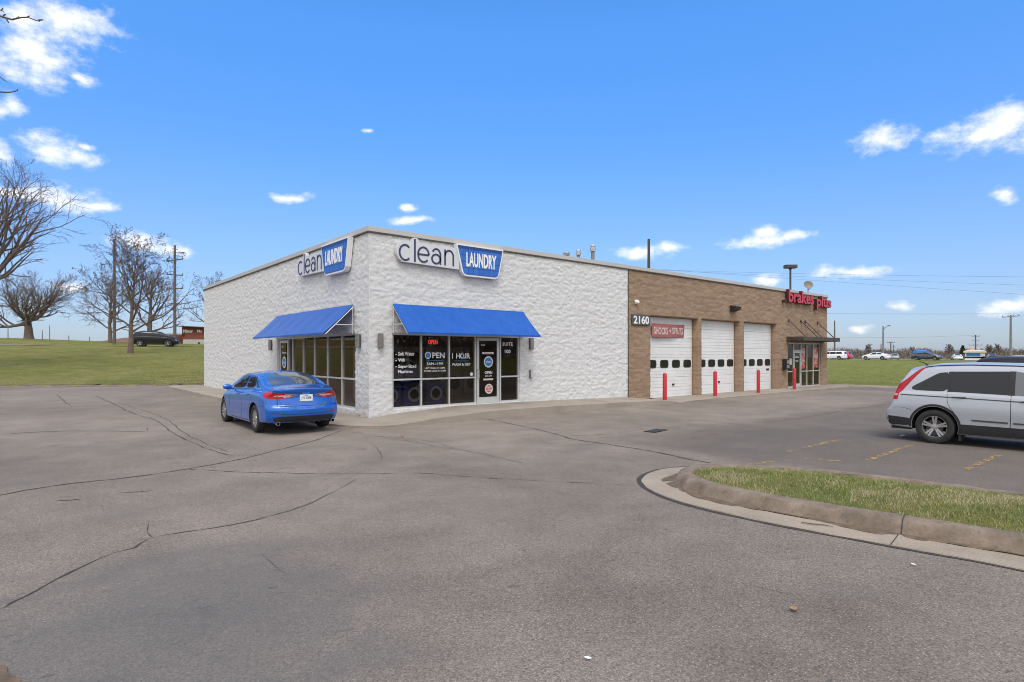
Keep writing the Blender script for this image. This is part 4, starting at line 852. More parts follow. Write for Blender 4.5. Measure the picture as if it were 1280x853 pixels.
# steel entrance canopy on four tie rods
t = thing('entrance_canopy', 'flat bronze metal canopy on four tie rods over the brake shop entrance', 'canopy'); b = MB(); x0, x1, pr = 25.5, 30.4, .95
b.box((x0, -pr, 2.6), (x1, -pr + .08, 2.83)); b.box((x0, -pr + .081, 2.6), (x0 + .08, -.03, 2.83)); b.box((x1 - .08, -pr + .081, 2.6), (x1, -.03, 2.83)); b.box((x0 + .081, -.11, 2.6), (x1 - .081, -.03, 2.83)); b.build('fascia', M['bronze'], t, bevel=.008)
b = MB(); b.box((x0 + .082, -pr + .082, 2.7), (x1 - .082, -.112, 2.74))
for k in range(1, 10): xx = x0 + (x1 - x0) * k / 10; b.box((xx - .02, -pr + .084, 2.63), (xx + .02, -.114, 2.699))
b.build('deck', M['bronze'], t)
for u in (25.75, 27.3, 27.85, 29.5):
    b = MB(); b.tube([(u, -.03, 3.78), (u + .25, -pr + .1, 2.84)], .028, 8); b.lathe([(.08, -.045), (.08, -.018)], 12, 'y', (u, 0, 3.78)); b.build('tie_rod', M['bronze'], t)
t = thing('neon_sign', 'red neon sign reading OPEN hung inside the front laundry window', 'neon sign'); b = MB(); b.box((2.04, .18, 2.1), (2.5, .2, 2.33)); b.build('backboard', M['black'], t); b = MB(); text('OPEN', FR, 2.1, 2.44, 2.14, 2.28, -.17, .006, -.005, mb=b); b.build('lettering', M['neon'], t)
# washing machines dimly seen inside
for i, (x, y) in enumerate(((1.15, 1.2), (2.0, 1.25), (2.85, 1.3))):
    t = thing('washing_machine', ['dark blue washing machine behind the pane lettered Soft Water', 'dark blue washing machine between the lettered panes', 'dark blue washing machine behind the pane with the red neon sign'][i], 'washing machine', (x, y, .175), 0, 'washing machines inside the laundry'); b = MB(); b.box((-.36, -.36, 0), (.36, .36, .74)); b.build('cabinet', M['washer'], t, bevel=.02)
    b = MB(); b.lathe([(.24, -.4), (.24, -.37), (.17, -.375), (.16, -.4)], 24, 'y', (0, 0, .36)); b.build('door', M['steel'], t); b = MB(); b.box((-.3, -.375, .64), (.3, -.362, .71)); b.build('control_panel', M['dark'], t)
for i in range(6):
    t = thing('dryer_stack', 'stacked pale dryers along the room seen dimly through the laundry glass', 'dryer', (2.2 + i * .9, 4.6, .175), 0, 'dryers inside the laundry'); b = MB(); b.box((-.4, -.4, 0), (.4, .4, 1.95)); b.build('cabinet', M['white'], t, bevel=.02)
    for z in (.5, 1.45): b = MB(); b.lathe([(.27, -.44), (.27, -.405), (.2, -.41), (.19, -.44)], 22, 'y', (0, 0, z)); b.build('door', M['dark'], t)
# bollards
def bollard(x, y, label):
    z0 = float(walkz(x, y)) if y > -1.44 else float(lotz(x, y)); t = thing('bollard', label, 'bollard', (x, y, z0 - .01), 0, 'red bollards in front of the garage doors')
    b = MB(); b.lathe([(.085, 0), (.085, 1.1), (.075, 1.13), (.045, 1.16), (.001, 1.17)], 20); b.build('post', M['red'], t, smooth=True); b = MB(); b.lathe([(.17, 0), (.16, .015), (.09, .02)], 20); b.build('footing', M['concrete'], t)
for px, py, lb in ((831, 502, 'red steel bollard in front of the first garage door below the banner'), (894, 496, 'red steel bollard in front of the middle garage door'), (948, 492, 'red steel bollard in front of the third garage door'), (993, 488, 'red steel bollard in front of the brake shop entrance')):
    p = gpx(px, py, -.1); bollard(p[0], p[1] , lb)
# roof gear
def roof_vent(px, py0, d, hh, rr, label):
    p = at(px, py0, d); t = thing('roof_vent', label, 'vent', (p[0], p[1], 4.9), 0, 'exhaust vents on the flat roof'); top = p[2] - 4.9
    b = MB(); b.lathe([(rr, 0), (rr, top - hh)], 16); b.build('pipe', M['grey_pole'], t, smooth=True)
    b = MB(); b.lathe([(rr * 1.5, top - hh), (rr * 1.6, top - hh * .55), (rr * 1.15, top - hh * .5), (rr * 1.1, top - hh * .35), (rr * 1.6, top - hh * .3), (rr * 1.45, top - .02), (.01, top)], 16); b.build('cap', M['steel'], t)
roof_vent(741, 306, 26, .3, .08, 'tallest metal exhaust vent on the flat roof behind the white wall'); roof_vent(723, 312, 26, .26, .075, 'middle metal exhaust vent on the flat roof left of the tallest one'); roof_vent(708, 315.5, 25, .14, .1, 'lowest metal exhaust vent showing just above the white parapet')
b = MB(); t = thing('satellite_dish', 'grey satellite dish on the roof above the brake shop sign', 'satellite dish', (*at(1010, 360, 37)[:2], 4.9)); zt = at(1010, 357, 37)[2] - 4.9
b.tube([(0, 0, 0), (0, 0, zt - .05)], .03); b.build('mast', M['grey_pole'], t); b = MB(); prof = [(.01, 0), (.1, .013), (.2, .05), (.28, .1), (.285, .1), (.2, .04), (.1, .0), (.01, -.015)]
b.lathe(prof, 24, 'z'); o = b.build('dish', M['grey_pole'], t, smooth=True, loc=(0, 0, zt), rot=(R(66), 0, R(-48))); b = MB(); b.tube([(0, -.02, zt - .28), (-.1, -.2, zt - .2), (.34, -.12, zt - .05)], .015); b.build('feed_arm', M['dark'], t)

# ------------------------------------------------------------------ cars
# local frame while modelling: x forward from the rear bumper, y to the left, z up
def smooth_curve(pts, xs, sg):
    xs_ = np.array([p[0] for p in pts]); ys_ = np.array([p[1] for p in pts]); d = np.linspace(xs_[0] - .6, xs_[-1] + .6, 1400); y = np.interp(d, xs_, ys_)
    dx = d[1] - d[0]; k = int(3 * sg / dx) or 1; w = np.exp(-.5 * (np.arange(-k, k + 1) * dx / sg) ** 2); w /= w.sum(); y = np.convolve(np.pad(y, k, 'edge'), w, 'valid'); return np.interp(xs, d, y)
def cr_section(P, per):
    P = np.array(P); out = []; n = len(P)
    for i in range(n - 1):
        p0 = P[max(i - 1, 0)]; p1 = P[i]; p2 = P[i + 1]; p3 = P[min(i + 2, n - 1)]
        for k in range(per):
            t = k / per; out.append(.5 * (2 * p1 + (p2 - p0) * t + (2 * p0 - 5 * p1 + 4 * p2 - p3) * t * t + (3 * p1 - p0 - 3 * p2 + p3) * t ** 3))
    out.append(P[-1]); return np.array(out)
class Car:
    def __init__(s, sp, name, label, cat, loc, rz, paint, group=None, fine=True):
        s.sp = sp; s.L = sp['L']; s.fine = fine; s.paint = paint
        s.root = thing(name, label, cat, loc, rz, group); s.off = Vector((-s.L / 2, 0, 0)); s.body()
    def sections(s):
        sp = s.sp; L_ = s.L; nx = 130 if s.fine else 46; per = 6 if s.fine else 3
        e = .05; xs = np.concatenate([[0, .004, .014, .03], np.linspace(e, L_ - e, nx), [L_ - .03, L_ - .014, L_ - .004, L_]])
        g_ = lambda k, sg=.06: smooth_curve(sp[k], xs, sg)
        top, belt, wid, bw, bot, wl = g_('top', sp.get('sg', .07)), g_('belt'), g_('wid', .09), g_('bwid', .08), g_('bot', .05), g_('wid', .09)
        secs = []
        for i, x in enumerate(xs):
            T, B, w, b_, bo = top[i], min(belt[i], top[i] - .015), wid[i], bw[i], bot[i]; h = T - B; tm = sp['tum']; rw = max(.3, b_ - tm * h); cr = min(.05, h * .25 + .006)
            m = bo + (B - bo) * .62
            P = [(0, bo), (.75 * w, bo), (w - .05, bo + .015), (w - .012, bo + .09), (w, bo + (B - bo) * .38), (w + .004, m), (w - .025, B - .085), (b_ + .012, B - .018), (b_ - .012, B + min(.02, h * .2)),
                 (b_ - .42 * tm * h, B + .45 * h), (b_ - .84 * tm * h - .01, B + .82 * h - .01), (rw - .09, T - cr * 1.05), (rw * .55, T - cr * .35), (0, T)]
            q_ = cr_section(P, per); dd = min(x, L_ - x); k = 1
            if dd < .05: k = 1 - .035 * (1 - math.sqrt(max(0, 1 - (1 - dd / .05) ** 2)))
            zc = (bo + T) / 2; q_ = np.stack([q_[:, 0] * k, zc + (q_[:, 1] - zc) * k], 1); secs.append((x, q_, zc))
        return secs
    def warp(s, x, y, z):
        sp = s.sp; L_ = s.L; a = np.interp(z, *zip(*sp['rr'])) + sp['rc'] * np.abs(y / .9) ** 2.6; b_ = np.interp(z, *zip(*sp['rf'])) + sp['fc'] * np.abs(y / .9) ** 2.2
        kr = np.clip(1 - x / .95, 0, 1) ** 1.0; kf = np.clip(1 - (L_ - x) / 1.0, 0, 1) ** 1.0; return x + a * kr - b_ * kf
    def body(s):
        secs = s.sections(); V = []; Fc = []; n = len(secs[0][1]); m = 2 * n - 2
        def ring(x, q_, zc, k=1):
            full = np.concatenate([q_, q_[-2:0:-1] * np.array([-1, 1])]); y = full[:, 0] * k; z = zc + (full[:, 1] - zc) * k; return np.stack([s.warp(np.full(len(y), x), y, z), y, z], 1)
        rings = []
        x0, q0, z0 = secs[0]; x1, q1, z1 = secs[-1]
        for k in (.25, .5, .75, .9): rings.append(ring(x0, q0, z0, k))
        for x, q_, zc in secs: rings.append(ring(x, q_, zc))
        for k in (.9, .75, .5, .25): rings.append(ring(x1, q1, z1, k))
        V = np.concatenate(rings); nr = len(rings)
        for i in range(nr - 1):
            for k in range(m): Fc.append((i * m + k, i * m + (k + 1) % m, (i + 1) * m + (k + 1) % m, (i + 1) * m + k))
        Fc.append(tuple(range(m))[::-1]); Fc.append(tuple(range((nr - 1) * m, nr * m)))
        b = MB(); b.v = [tuple(p) for p in V]; b.f = Fc; b.m = [0] * len(Fc)
        o = b.build('body', [s.paint, M['black']]); sp = s.sp
        cut = MB()
        for xa in sp['axles']:
            for sg in (-1, 1): cut.lathe([(sp['arch'], sg * .56 - (.44 if sg > 0 else -.44) * 0), (sp['arch'], sg * 1.2)], 40 if s.fine else 20, 'y', (xa, 0, sp['R'] + .01))
        co = cut.build('cutter', M['black']); md_ = o.modifiers.new('b', 'BOOLEAN'); md_.object = co; md_.operation = 'DIFFERENCE'; md_.solver = 'EXACT'
        dg = bpy.context.evaluated_depsgraph_get(); dg.update(); me = bpy.data.meshes.new_from_object(o.evaluated_get(dg)); o.modifiers.clear(); o.data = me; bpy.data.objects.remove(co)
        me.materials.clear(); me.materials.append(s.paint); me.materials.append(M['black'])
        for p in me.polygons:
            c = p.center; p.material_index = 0
            for xa in sp['axles']:
                if abs(math.hypot(c.x - xa, c.z - sp['R'] - .01) - sp['arch']) < .02 and abs(c.y) < 1 and abs(p.normal.y) < .35 and (p.normal.x * (xa - c.x) + p.normal.z * (sp['R'] - c.z)) > 0: p.material_index = 1
                if math.hypot(c.x - xa, c.z - sp['R'] - .01) < sp['arch'] + .01 and abs(abs(c.y) - .56) < .03: p.material_index = 1
        set_smooth(me, 32); o.parent = s.root; o.location = s.off; s.bo = o; s.bvh = BVHTree.FromPolygons([v_.co for v_ in me.vertices], [p.vertices[:] for p in me.polygons])
    DIR = {'L': (Vector((0, 1, 0)), lambda a, b: Vector((a, 2, b))), 'R': (Vector((0, -1, 0)), lambda a, b: Vector((a, -2, b))), 'T': (Vector((0, 0, 1)), lambda a, b: Vector((a, b, 4))), 'B': (Vector((-1, 0, 0)), lambda a, b: Vector((-2, a, b))), 'F': (Vector((1, 0, 0)), lambda a, b: Vector((9, a, b)))}
    def hit(s, d, a, b):
        n, f = s.DIR[d]; r = s.bvh.ray_cast(f(a, b), -n, 20)
        if r[0] is None: r = s.bvh.find_nearest(f(a, b) - n * (2 if d in 'LR' else 3))
        return r[0], r[1]
    def patch(s, d, poly, name, mt, off=.004, parent=None, cell=.05, round_=True, depth=.012):
        """a shell that follows the body inside the outline poly, standing `off` proud, with turned-in edges"""
        P = [np.array(p, float) for p in poly]; b_ = []
        if round_ and s.fine:
            for _ in range(2): P = [x for i in range(len(P)) for x in (P[i] * .85 + P[(i + 1) % len(P)] * .15, P[i] * .15 + P[(i + 1) % len(P)] * .85)]
        for i in range(len(P)):
            a, c = P[i], P[(i + 1) % len(P)]; k = max(1, int(np.linalg.norm(c - a) / cell)); b_ += [a + (c - a) * t / k for t in range(k)]
        pts = [Vector(p) for p in b_]; nb = len(pts); A = np.array(b_); pl = [tuple(p) for p in b_]
        for x in np.arange(A[:, 0].min(), A[:, 0].max(), cell):
            for y in np.arange(A[:, 1].min(), A[:, 1].max(), cell):
                if poly_in(pl, x, y) and edge_dist(pl, x, y) > cell * .35: pts.append(Vector((x, y)))
        ov, _, of, _, _, _ = delaunay_2d_cdt(pts, [(i, (i + 1) % nb) for i in range(nb)], [], 1, 1e-6)
        top = []; low = []
        for p in ov:
            h, n = s.hit(d, p.x, p.y); top.append(tuple(h + n * off)); low.append(tuple(h - n * depth))
        n = len(top); es = {}
        for f_ in of:
            for i in range(len(f_)): e = (f_[i], f_[(i + 1) % len(f_)]); es[e] = es.get(e, 0) + 1
        fs = [tuple(f_) for f_ in of] + [(a, b, b + n, a + n) for (a, b) in es if (b, a) not in es]
        m_ = MB(); m_.v = top + low; m_.f = fs; m_.m = [0] * len(fs); o = m_.build(name, mt, parent or s.root, smooth=True)
        if not parent: o.location = s.off
        elif parent is s.bo or parent.parent is s.root: pass
        return o
    def wrap(s, sg, rows, name, mt, off=.008, parent=None, n=10):
        """a lamp that wraps the rear corner: rows of (z, angle from, angle to, x of the turning point, y of it)"""
        zs = np.linspace(rows[0][0], rows[-1][0], 26); cols = list(zip(*rows)); top = []; low = []
        for z in zs:
            a0, a1, cx, cy = [np.interp(z, cols[0], cols[k]) for k in (1, 2, 3, 4)]
            for i in range(n + 1):
                a = R(a0 + (a1 - a0) * i / n); d = Vector((-math.cos(a), sg * math.sin(a), 0)); h, nm, _, _ = s.bvh.ray_cast(Vector((cx, sg * cy, z)) + d * 3, -d, 6); top.append(tuple(h + nm * off)); low.append(tuple(h - nm * .012))
        w = n + 1; k = len(top); fs = [(i * w + j, i * w + j + 1, (i + 1) * w + j + 1, (i + 1) * w + j) for i in range(len(zs) - 1) for j in range(n)]
        ed = [i * w for i in range(len(zs))] + [(len(zs) - 1) * w + j for j in range(1, w)] + [i * w + n for i in range(len(zs) - 2, -1, -1)] + [j for j in range(n - 1, 0, -1)]
        fs += [(ed[i], ed[(i + 1) % len(ed)], ed[(i + 1) % len(ed)] + k, ed[i] + k) for i in range(len(ed))]
        m_ = MB(); m_.v = top + low; m_.f = fs; m_.m = [0] * len(fs); o = m_.build(name, mt, parent or s.root, smooth=True)
        if not parent: o.location = s.off
        return o
    def seam(s, mb, d, line, w=.008, off=.0015):
        pts = smooth_path(line, .05) if len(line) > 2 else [np.array(line[0]) + (np.array(line[1]) - np.array(line[0])) * t for t in np.linspace(0, 1, 24)]
        L_, R_ = [], []
        for i, p in enumerate(pts):
            t = np.array(pts[min(i + 1, len(pts) - 1)]) - np.array(pts[max(i - 1, 0)]); t /= np.linalg.norm(t) + 1e-9; nn = np.array([-t[1], t[0]]) * w / 2
            for lst, q_ in ((L_, p + nn), (R_, p - nn)): h, n = s.hit(d, *q_); lst.append(tuple(h + n * off))
        v = [x for ab in zip(L_, R_) for x in ab]; mb.add(v, [(2 * i, 2 * i + 1, 2 * i + 3, 2 * i + 2) for i in range(len(pts) - 1)])
    def fin(s, mb, name, mt, parent=None, **k):
        o = mb.build(name, mt, parent or s.root, **k)
        if not parent: o.location = s.off
        return o
    def wheels(s, spokes, style):
        sp = s.sp; r = sp['R']
        for xa in sp['axles']:
            for sg in (1, -1):
                yc = sg * (sp['track'] / 2); seg = 40 if s.fine else 16
                b = MB(); b.lathe([(.02, -.06), (.15, -.06), (.15, .03), (.02, .04)], seg, 'y', (0, 0, 0)); w = b.build('wheel', M['brake'], s.root); w.location = s.off + Vector((xa, yc, r))
                t = .108; b = MB(); rr = r * .66
                b.lathe([(rr - .012, -t * .8), (rr + .02, -t), (r - .05, -t * 1.05), (r - .012, -t * .86), (r, -t * .5), (r, t * .5), (r - .012, t * .86), (r - .05, t * 1.05), (rr + .02, t), (rr - .012, t * .8)], seg, 'y', cap=False); b.build('tyre', M['tyre'], w, smooth=True)
                b = MB(); b.lathe([(rr - .018, -t * .8), (rr, -t * .8), (rr + .004, sg * t * .0), (rr, t * .8), (rr - .018, t * .78), (rr - .03, 0), (rr - .018, -t * .8)], seg, 'y', cap=False)
                yo = sg * t * .62
                for k in range(spokes):
                    for da in ((-.16, .16) if style == 'pair' else (0,)):
                        a = 2 * math.pi * k / spokes + .3; a1 = a + da * .9; a0 = a + da * 1.5; hw = .017 if style == 'pair' else .02
                        p0 = np.array([math.cos(a0) * .05, math.sin(a0) * .05]); p1 = np.array([math.cos(a1) * (rr - .01), math.sin(a1) * (rr - .01)]); dd = (p1 - p0) / np.linalg.norm(p1 - p0); nn = np.array([-dd[1], dd[0]]) * hw
                        c4 = [p0 - nn, p1 - nn * 1.1, p1 + nn * 1.1, p0 + nn]; b.add([(c[0], yo - sg * .03, c[1]) for c in c4] + [(c[0], yo + sg * (.004 if i in (0, 3) else .02), c[1]) for i, c in enumerate(c4)], [(0, 1, 2, 3), (4, 5, 6, 7), (0, 1, 5, 4), (1, 2, 6, 5), (2, 3, 7, 6), (3, 0, 4, 7)])
                b.lathe([(.001, yo - sg * .03), (.062, yo - sg * .03), (.055, yo + sg * .016), (.001, yo + sg * .02)], 20, 'y'); b.build('rim', M['rim'], w)
    def mirror(s, sg, x, y, z, mt=None):
        b = MB(); b.v = []; pl = [(-.055, -.1), (.0, -.105), (.06, -.06), (.07, .06), (.02, .1), (-.055, .095)]
        n = 7; vs = []; fs = []
        for i in range(n):
            t = i / (n - 1); yy = y + sg * .2 * t; k = math.sin(math.pi * (.12 + .78 * t)) ** .5
            for (a, c) in [(.06 * math.cos(g_) * k, .075 * math.sin(g_) * k) for g_ in np.linspace(0, 2 * math.pi, 13)[:-1]]: vs.append((x + a, yy, z + c))
        fs = [(i * 12 + k, i * 12 + (k + 1) % 12, (i + 1) * 12 + (k + 1) % 12, (i + 1) * 12 + k) for i in range(n - 1) for k in range(12)] + [tuple(range(12)), tuple(range((n - 1) * 12, n * 12))]
        b.add(vs, fs); b.tube([(x + .02, y - sg * .08, z - .06), (x + .02, y + sg * .03, z - .03)], .025, 8); s.fin(b, 'mirror', mt or s.paint, smooth=True)
    def handle(s, d, a, b_):
        h, n = s.hit(d, a, b_); h2, _ = s.hit(d, a + .2, b_ + .005); m_ = MB(); o = n * .035; m_.tube([h + n * .0, h + o * .8, h2 + o * .8, h2 + n * 0], .016, 8); s.fin(m_, 'door_handle', s.paint, smooth=True)

SEDAN = dict(L=4.87, tum=.46, R=.335, arch=.385, track=1.59, axles=(1.08, 3.93), sg=.075,
    top=[(0, 1.075), (.12, 1.095), (.5, 1.125), (.62, 1.135), (1.2, 1.335), (1.75, 1.45), (2.3, 1.482), (2.85, 1.43), (3.3, 1.23), (3.75, 1.02), (4.3, .93), (4.7, .82), (4.87, .7)],
    belt=[(0, .99), (.5, 1.035), (1.2, 1.03), (2, .985), (3.4, .93), (4.2, .86), (4.87, .62)], wid=[(0, .87), (.35, .905), (1.1, .925), (3.8, .925), (4.4, .89), (4.87, .8)],
    bwid=[(0, .74), (.5, .8), (1.2, .85), (3.3, .85), (4.2, .8), (4.87, .65)], bot=[(0, .27), (.6, .24), (1.5, .185), (4.2, .185), (4.87, .24)],
    rr=[(.2, .14), (.3, .08), (.42, .015), (.56, .0), (.64, .015), (.68, .06), (.9, .1), (.98, .09), (1.05, .055), (1.1, .05), (1.3, .08)], rc=.3, rf=[(.2, .06), (.5, 0), (.8, .1), (1.1, .3)], fc=.42)
SUV = dict(L=4.55, tum=.3, R=.35, arch=.405, track=1.6, axles=(.98, 3.6), sg=.07,
    top=[(0, 1.56), (.3, 1.6), (.8, 1.645), (1.5, 1.675), (2.3, 1.665), (2.75, 1.61), (3.05, 1.47), (3.6, 1.14), (4.2, 1.02), (4.5, .88), (4.55, .8)],
    belt=[(0, 1.07), (1.2, 1.075), (2.2, 1.045), (3.4, 1.0), (4.2, .92), (4.55, .74)], wid=[(0, .86), (.3, .89), (1, .91), (3.6, .91), (4.2, .87), (4.55, .78)],
    bwid=[(0, .78), (.5, .82), (1.2, .85), (3.2, .85), (4.1, .8), (4.55, .66)], bot=[(0, .3), (.5, .27), (1.4, .215), (4, .215), (4.55, .26)],
    rr=[(.2, .09), (.36, .02), (.48, -.03), (.64, -.03), (.71, .03), (.95, .12), (1.25, .24), (1.5, .42), (1.65, .52)], rc=.16, rf=[(.2, .05), (.5, 0), (.85, .12), (1.2, .35)], fc=.36)
VAN = dict(SUV, L=5.1, axles=(1.05, 4.1), top=[(0, 1.68), (.4, 1.74), (1.5, 1.77), (2.9, 1.75), (3.4, 1.62), (4.2, 1.15), (4.8, .98), (5.1, .8)], belt=[(0, 1.05), (3.5, 1.0), (4.5, .9), (5.1, .7)], wid=[(0, .92), (.3, .97), (4, .97), (4.7, .92), (5.1, .8)], bwid=[(0, .86), (.5, .9), (3.9, .9), (4.6, .82), (5.1, .66)], bot=[(0, .26), (5.1, .22)],
    rr=[(.2, .07), (.5, 0), (.8, .05), (1.2, .1), (1.7, .28)], rc=.14, track=1.68)

def small_car(sp, kind, label, cat, loc, rz, paint, group=None, fine=False):
    """a car seen far away: body, glass, lights and wheels only"""
    c = Car(sp, kind, label, cat, loc, rz, paint, group, fine); L_ = c.L
    sd = sp is SEDAN; cell = .12
    for d in 'LR':
        sgn = 1 if d == 'L' else -1
        if sd: win = [[(.98, 1.06), (2.05, 1.03), (2.03, 1.4), (1.72, 1.37), (1.3, 1.23)], [(2.12, 1.03), (3.2, .99), (2.72, 1.34), (2.1, 1.41)]]
        elif sp is VAN: win = [[(.5, 1.14), (1.6, 1.12), (1.6, 1.55), (.6, 1.56)], [(1.68, 1.12), (2.75, 1.1), (2.72, 1.56), (1.68, 1.56)], [(2.83, 1.1), (4.05, 1.05), (3.5, 1.45), (2.83, 1.56)]]
        else: win = [[(.5, 1.13), (1.1, 1.12), (1.1, 1.5), (.85, 1.47)], [(1.18, 1.12), (2.15, 1.09), (2.12, 1.53), (1.18, 1.52)], [(2.22, 1.09), (3.35, 1.05), (2.75, 1.43), (2.2, 1.53)]]
        for w in win: c.patch(d, w, 'window', M['car_glass'], cell=cell, off=.008)
        z0 = sp['bot'][1][1] + .02; c.patch(d, [(1.5, z0), (L_ - 1.42, z0), (L_ - 1.42, z0 + .1), (1.5, z0 + .1)], 'sill', M['cladding'], cell=cell, off=.006)
    t = 1.0
    if sd: c.patch('T', [(.72, -.52), (1.6, -.48), (1.6, .48), (.72, .52)], 'rear_window', M['car_glass'], cell=cell); c.patch('T', [(2.95, -.5), (3.6, -.6), (3.6, .6), (2.95, .5)], 'windscreen', M['car_glass'], cell=cell)
    else:
        zt = 1.5; c.patch('B', [(-.6, 1.12), (.6, 1.12), (.52, zt), (-.52, zt)], 'rear_window', M['car_glass'], cell=cell); a = L_ - 1.62 if sp is SUV else 3.55; c.patch('T', [(a + .1, -.52), (a + .58, -.62), (a + .58, .62), (a + .1, .52)], 'windscreen', M['car_glass'], cell=cell)
    for y in (-1, 1):
        c.patch('B', [(y * .5, .82), (y * .8, .82), (y * .78, 1.0), (y * .55, .98)], 'taillight', M['tail_red'], cell=cell); c.patch('F', [(y * .4, .62), (y * .68, .66), (y * .66, .78), (y * .45, .72)], 'headlight', M['headlight'], cell=cell)
    c.wheels(5, 'single'); return c.root

def blue_sedan():
    c = Car(SEDAN, 'parked_car', 'bright blue sedan parked on the asphalt beside the white side wall', 'car', (-2.43, .72, -.078), R(90), M['blue_paint'])
    seams = MB()
    for d, sg in (('L', 1), ('R', -1)):
        for w in ([(.93, 1.085), (1.16, 1.08), (1.36, 1.27), (1.2, 1.2)], [(1.25, 1.075), (2.03, 1.045), (2.03, 1.405), (1.72, 1.385), (1.45, 1.3)], [(2.13, 1.04), (3.28, .99), (2.86, 1.27), (2.62, 1.385), (2.12, 1.412)]): c.patch(d, w, 'window', M['car_glass'], off=.003)
        tr = MB(); c.seam(tr, d, [(.86, 1.068), (1.5, 1.05), (2.3, 1.02), (3.3, .968)], .016, .006); c.seam(tr, d, [(.88, 1.07), (1.25, 1.24), (1.55, 1.36), (1.9, 1.425), (2.4, 1.43), (2.75, 1.36), (3.3, .985)], .012, .005); c.fin(tr, 'window_trim', M['chrome'])
        c.seam(seams, d, [(2.08, 1.03), (2.07, .8), (2.09, .5), (2.1, .26)]); c.seam(seams, d, [(3.2, .96), (3.22, .7), (3.2, .5), (3.16, .26)]); c.seam(seams, d, [(1.2, 1.06), (1.28, .9), (1.36, .72), (1.5, .58), (1.56, .26)]); c.seam(seams, d, [(1.56, .26), (3.16, .255)], .012)
        c.seam(seams, d, [(.0, .63), (.3, .66), (.68, .66)], .007); c.handle(d, 1.55, .9); c.handle(d, 2.42, .875); c.mirror(sg, 3.02, sg * .93, 1.03)
        # tail lamp wraps round the corner
        c.patch(d, [(.12, .86), (.3, .84), (.5, .9), (.56, .97), (.4, 1.0), (.2, .985)], 'taillight_side', M['tail_red'], off=.006, cell=.03)
        tl = c.patch('B', [(sg * .84, .86), (sg * .62, .835), (sg * .38, .86), (sg * .26, .91), (sg * .36, .945), (sg * .6, .965), (sg * .85, .975)], 'taillight', M['tail_red'], off=.009, cell=.03)
        lens = c.patch('B', [(sg * .7, .89), (sg * .44, .885), (sg * .3, .91), (sg * .42, .925), (sg * .7, .922)], 'clear_lens', M['tail_pink'], off=.013, cell=.03, parent=tl)
        cr = MB(); c.seam(cr, 'B', [(sg * .5, .865), (sg * .3, .895), (sg * .225, .918), (sg * .3, .935), (sg * .48, .95)], .018, .013); o = cr.build('chrome_edge', M['chrome'], tl)
        c.patch('B', [(sg * .78, .5), (sg * .6, .492), (sg * .6, .512), (sg * .78, .522)], 'reflector', M['tail_red'], off=.004, cell=.04, round_=False)
        ex = MB(); ex.lathe([(.045, -.02), (.045, .12), (.035, .12), (.035, -.02)], 16, 'x', (.09, sg * .66, .27)); c.fin(ex, 'exhaust_pipe', M['chrome'])
        c.patch('F', [(sg * .4, .66), (sg * .72, .7), (sg * .74, .78), (sg * .5, .76)], 'headlight', M['headlight'])
    c.patch('T', [(.7, -.6), (1.0, -.585), (1.62, -.49), (1.62, .49), (1.0, .585), (.7, .6)], 'rear_window', M['car_glass_light'], off=.003, cell=.06); c.patch('T', [(2.78, -.52), (3.62, -.66), (3.62, .66), (2.78, .52)], 'windscreen', M['car_glass'], off=.003, cell=.08)
    c.patch('B', [(-.7, .29), (.7, .29), (.74, .4), (.55, .43), (-.55, .43), (-.74, .4)], 'bumper_insert', M['cladding'], off=.006)
    c.seam(seams, 'B', [(-.82, .66), (-.4, .665), (.4, .665), (.82, .66)], .012); c.seam(seams, 'B', [(-.6, .845), (-.58, .74), (-.55, .67)], .006); c.seam(seams, 'B', [(.6, .845), (.58, .74), (.55, .67)], .006); c.seam(seams, 'T', [(.12, -.66), (.5, -.66), (.66, -.6)], .006); c.seam(seams, 'T', [(.12, .66), (.5, .66), (.66, .6)], .006)
    c.seam(seams, 'B', [(-.74, .5), (-.3, .475), (.3, .475), (.74, .5)], .01); c.fin(seams, 'panel_seam', M['black'])
    lip = c.patch('B', [(-.6, 1.0), (.6, 1.0), (.62, 1.04), (-.62, 1.04)], 'boot_lip', M['blue_paint'], off=.018, cell=.05)
    pr = c.patch('B', [(-.19, .765), (.19, .765), (.2, .93), (-.2, .93)], 'plate_recess', M['blue_paint'], off=.003, cell=.04)
    h, n = c.hit('B', 0, .85); b = MB(); b.box((h.x - .022, -.155, .775), (h.x - .012, .155, .93)); pl = c.fin(b, 'licence_plate', M['plate'])
    pf = lambda u, v, w: (h.x - .02 - w, -u, v); b = MB(); text('JTV 5858', pf, -.12, .12, .81, .88, .006, .002, .012, mb=b); text('IOWA', pf, -.04, .04, .9, .92, .006, .002, .01, mb=b); b.build('lettering', M['ink'], pl)
    # badges
    h2, _ = c.hit('B', 0, .965); b = MB(); vs = [(h2.x - .014, .085 * math.cos(a), .966 + .032 * math.sin(a)) for a in np.linspace(0, 2 * math.pi, 25)[:-1]]; b.add(vs + [(x + .02, y, z) for x, y, z in vs], [tuple(range(24))] + [(i, (i + 1) % 24, 24 + (i + 1) % 24, 24 + i) for i in range(24)]); c.fin(b, 'badge', M['sign_blue'])
    b = MB(); vs = [(h2.x - .011, .095 * math.cos(a), .966 + .039 * math.sin(a)) for a in np.linspace(0, 2 * math.pi, 25)[:-1]]; b.add(vs + [(x + .02, y, z) for x, y, z in vs], [tuple(range(24))] + [(i, (i + 1) % 24, 24 + (i + 1) % 24, 24 + i) for i in range(24)]); c.fin(b, 'badge_rim', M['chrome'])
